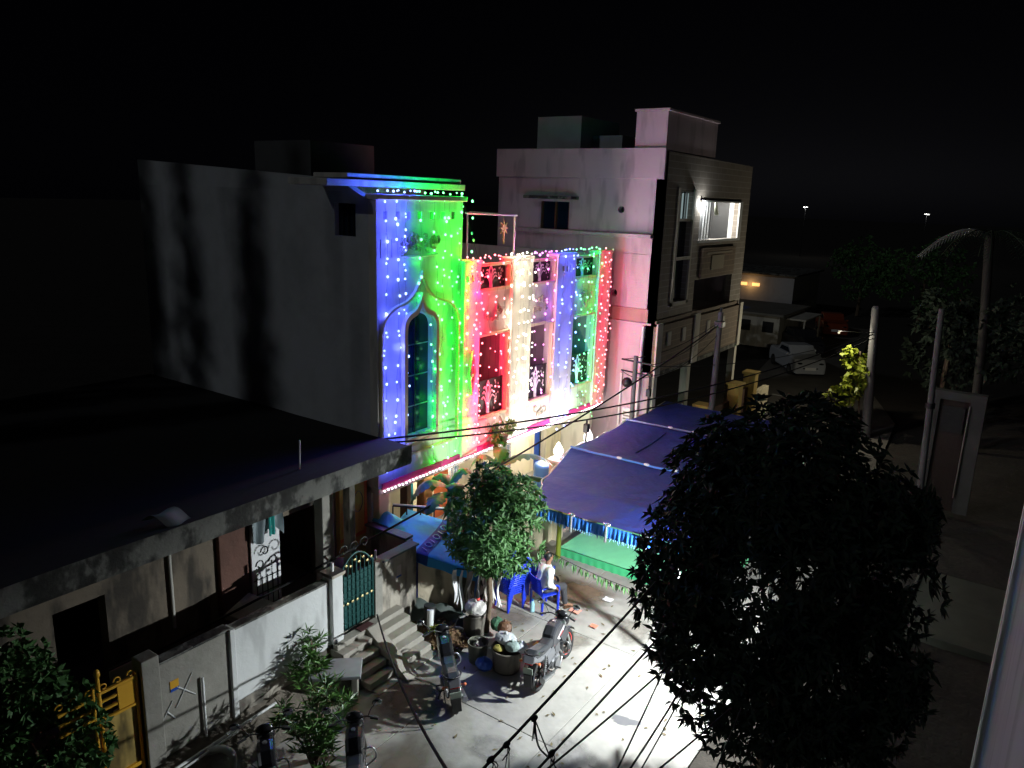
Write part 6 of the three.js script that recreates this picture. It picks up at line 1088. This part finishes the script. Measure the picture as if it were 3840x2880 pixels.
makeCar('small orange car far down the lane', mat([0.25, 0.05, 0.02], { roughness: 0.4 }), [-12.9, -0.02, -60], -1.2);
{
  const h = thing('low_house', 'low pale house with a blue sheet on its roof beyond the tiled building', 'house', [-17, 0, -52]);
  mesh('wall', box(-22, -13.9, 0, 2.1, -56, -50), M.creamLight, h); mesh('roof', rbox(-22.2, -13.6, 2.11, 2.25, -56.2, -49.7, 0.02), M.greyWall, h);
  for (const x of [-16.1, -18.2, -14.6]) mesh('window', box(x - 0.35, x + 0.35, 1.0, 1.7, -49.99, -49.95), M.black, h);
  mesh('roof_sheet', sheet(14, 8, (u, v) => V(-18.6 + u * 2.6, 2.35 + 0.12 * Math.sin(u * 5), -50 - v * 2)), mat([0.3, 0.34, 0.6], { map: T.tarp }), h);
  mesh('porch', box(-13.6, -12.4, 1.9, 2.0, -54.5, -50.5), M.creamLight, h); for (const z of [-50.6, -54.4]) mesh('porch_post', rod(V(-12.5, 0, z), V(-12.5, 1.9, z), 0.06), M.creamLight, h);
  const h2 = thing('distant_house', 'distant dark house with two yellow lit windows', 'house', [-21, 0, -66]);
  mesh('wall', box(-26, -17, 0, 3.5, -72, -64), M.sideWall, h2); mesh('roof', rbox(-26.3, -16.7, 3.502, 3.65, -72.3, -63.7, 0.02), M.fascia, h2);
  for (const x of [-21.1, -20.05]) mesh('lit_window', box(x - 0.3, x + 0.3, 2.5, 2.74, -63.98, -63.94), glow([1, 0.5, 0.16], 1.6), h2);
  lampInto(h2, [-20.5, 2.6, -63.5], [1, 0.5, 0.16], 1, 4, false);
  for (const [x, y, z, l, k] of [[-39.4, 8.9, -150, 'far white street light low on the horizon, left of the palm', 12], [-19.3, 8.4, -150, 'tiny far white light on the horizon near the palm', 6]]) { const s = thing('distant_light', l, 'street light', [x, 0, z]); mesh('pole', rod(V(x, 0, z), V(x, y, z), 0.07, 0.05, 6), M.blackIron, s); mesh('lamp_head', rbox(x - 0.4, x + 0.4, y, y + 0.12, z - 0.15, z + 0.15, 0.07), glow([1, 1, 0.95], 1.2), s); lampInto(s, [x, y - 0.2, z + 0.6], [1, 1, 0.95], k, 10, false); }
  // yellow leaves, and an unseen bulb placed to light them and the lane
  const yl = thing('lit_leaves', 'climbing plant with bright yellow green leaves left of the grey pole', 'plant', [-5.9, 0, -33]);
  mesh('foliage', leafCloud([...crownPoints(821, 130, V(-6.0, 2.6, -33.1), V(0.55, 1.05, 0.55), { lumps: 8, shell: 0.3 }), ...crownPoints(822, 40, V(-6.3, 1.5, -33.1), V(0.6, 0.4, 0.5), { lumps: 5, shell: 0.3 })], 83, 5, 0.24, 0.2, 0.5), M.leafYellow, yl); mesh('stem', tube([V(-5.5, 0, -33.2), V(-5.7, 1.5, -33.2), V(-5.9, 3.4, -33.2)], 0.04, 10, 5), M.bark, yl);
  const yb = thing('unseen_pole_bulb', 'unseen bulb on the grey pole, placed to light the yellow leaves and the lane', 'lamp', [-6.4, 4.2, -32.3]); mesh('arm', rod(V(-5.45, 4.25, -32.85), V(-6.6, 4.28, -32.2), 0.02), M.blackIron, yb); mesh('bulb', sph(-6.6, 4.2, -32.2, 0.045), glow([1, 0.9, 0.6], 1), yb); lampInto(yb, [-6.6, 4.2, -32.2], [1, 0.92, 0.7], 20, 2);
  // dark trees right of the lane, a shut gate, a palm
  const tree = (x, z, h, w, seed, label, m = M.leafDark) => { const t = thing('roadside_tree', label, 'tree', [x, 0, z]); mesh('trunk', rod(V(x, -0.1, z), V(x + 0.1, h * 0.6, z), 0.16, 0.08, 8), M.bark, t); mesh('crown', leafCloud(crownPoints(seed, 420, V(x, h * 0.62, z), V(w, h * 0.4, w), { lumps: 12, shell: 0.4 }), seed, 6, 0.34, 0.17, 0.5), m, t); };
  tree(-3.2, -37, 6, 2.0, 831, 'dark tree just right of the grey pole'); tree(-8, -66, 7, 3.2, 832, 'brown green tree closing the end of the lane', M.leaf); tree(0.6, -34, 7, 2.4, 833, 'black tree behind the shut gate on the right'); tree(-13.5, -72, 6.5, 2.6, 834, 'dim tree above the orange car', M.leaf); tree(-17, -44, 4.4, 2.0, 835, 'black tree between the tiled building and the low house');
  // unseen columnar trees out of view, placed to cast bands on the blank side wall
  for (const [x, z, l] of [[-25.4, 3.4, 'unseen tall narrow tree behind the old house, farthest from the street'], [-23.45, 3.3, 'unseen tall narrow tree behind the old house, middle of the three'], [-20.75, 3.3, 'unseen tall narrow tree behind the old house, nearest to the street']]) {
    const t = thing('unseen_columnar_tree', l, 'tree', [x, 0, z]); mesh('trunk', rod(V(x, -0.1, z), V(x, 16, z), 0.2, 0.06, 8), M.bark, t);
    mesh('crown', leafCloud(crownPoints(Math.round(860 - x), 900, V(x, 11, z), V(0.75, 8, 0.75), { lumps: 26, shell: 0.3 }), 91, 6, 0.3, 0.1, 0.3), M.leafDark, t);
  }
  const gt = thing('gate_house', 'dim plastered gateway with a dark panel behind the slanting pole', 'gateway', [-1.6, 0, -26]);
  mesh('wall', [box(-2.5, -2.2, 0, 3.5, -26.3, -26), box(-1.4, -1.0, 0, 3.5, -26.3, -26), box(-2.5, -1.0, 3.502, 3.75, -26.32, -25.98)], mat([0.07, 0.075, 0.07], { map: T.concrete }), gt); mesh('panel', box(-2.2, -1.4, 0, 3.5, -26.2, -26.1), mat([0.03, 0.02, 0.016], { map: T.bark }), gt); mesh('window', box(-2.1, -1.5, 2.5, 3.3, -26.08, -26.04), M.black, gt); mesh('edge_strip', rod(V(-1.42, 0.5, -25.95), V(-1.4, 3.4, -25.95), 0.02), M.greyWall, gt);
  const pl = thing('palm_tree', 'dim palm with pale hanging fronds near the right edge', 'palm', [-1.9, 0, -34]);
  mesh('trunk', tube([V(-1.6, -0.1, -34), V(-1.8, 4, -34), V(-2.2, 8.3, -34)], 0.16, 14, 8), M.darkIn, pl);
  for (let k = 0; k < 11; k++) { // pinnate fronds: a rib with hanging leaflets
    const a = k * 0.62 + 0.2, d = V(Math.cos(a), 0, Math.sin(a)), L = 2.3, at = (u) => V(-2.2 + d.x * L * u, 8.3 + 0.9 * u - 1.9 * u * u, -34 + d.z * L * u), g = [tube([at(0), at(0.35), at(0.7), at(1)], 0.025, 12, 5)];
    for (let i = 2; i < 22; i++) for (const s of [-1, 1]) g.push(leafGeo(at(i / 22), V(d.x * 0.5 - d.z * s, -0.75, d.z * 0.5 + d.x * s), 0.6 - 0.3 * Math.abs(i / 22 - 0.4), 0.06));
    mesh('frond', g, k === 4 || k === 5 ? mat([0.16, 0.17, 0.15], { side: THREE.DoubleSide }) : M.leafDark, pl);  // two fronds paler, the light on them put into their colour
  }
  const rw = thing('right_wall', 'long low pale wall beyond the big tree at the right', 'wall', [0, 0, -20]);
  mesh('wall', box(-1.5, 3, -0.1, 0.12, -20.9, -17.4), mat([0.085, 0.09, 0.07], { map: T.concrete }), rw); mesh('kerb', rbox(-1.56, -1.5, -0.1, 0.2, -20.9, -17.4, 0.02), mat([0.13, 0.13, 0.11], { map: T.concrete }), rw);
  const nb = thing('near_building', 'pale plastered corner of the building at the right edge', 'building', [1, 0, -7]);
  mesh('wall', rbox(0.19, 3.5, -0.1, 7.6, -11.9, -2.6, 0.03), mat([0.5, 0.52, 0.56], { map: T.plaster, bumpMap: T.concreteB, bumpScale: 0.004 }), nb); mesh('corner_strip', rbox(0.17, 0.24, -0.1, 7.5, -11.93, -11.8, 0.01), M.whitePaint, nb);
  const sb = thing('grey_sheet', 'blue grey sheet on the ground right of the big tree trunk', 'sheet', [-1.9, 0, -12.2]); mesh('sheet', sheet(8, 6, (u, v) => V(-2.5 + u * 0.7, 0.12 + 0.06 * Math.sin(u * 6), -12.6 + v * 0.5)), mat([0.3, 0.36, 0.42], { map: T.tarp }), sb);
}
renderer.render(scene, camera);
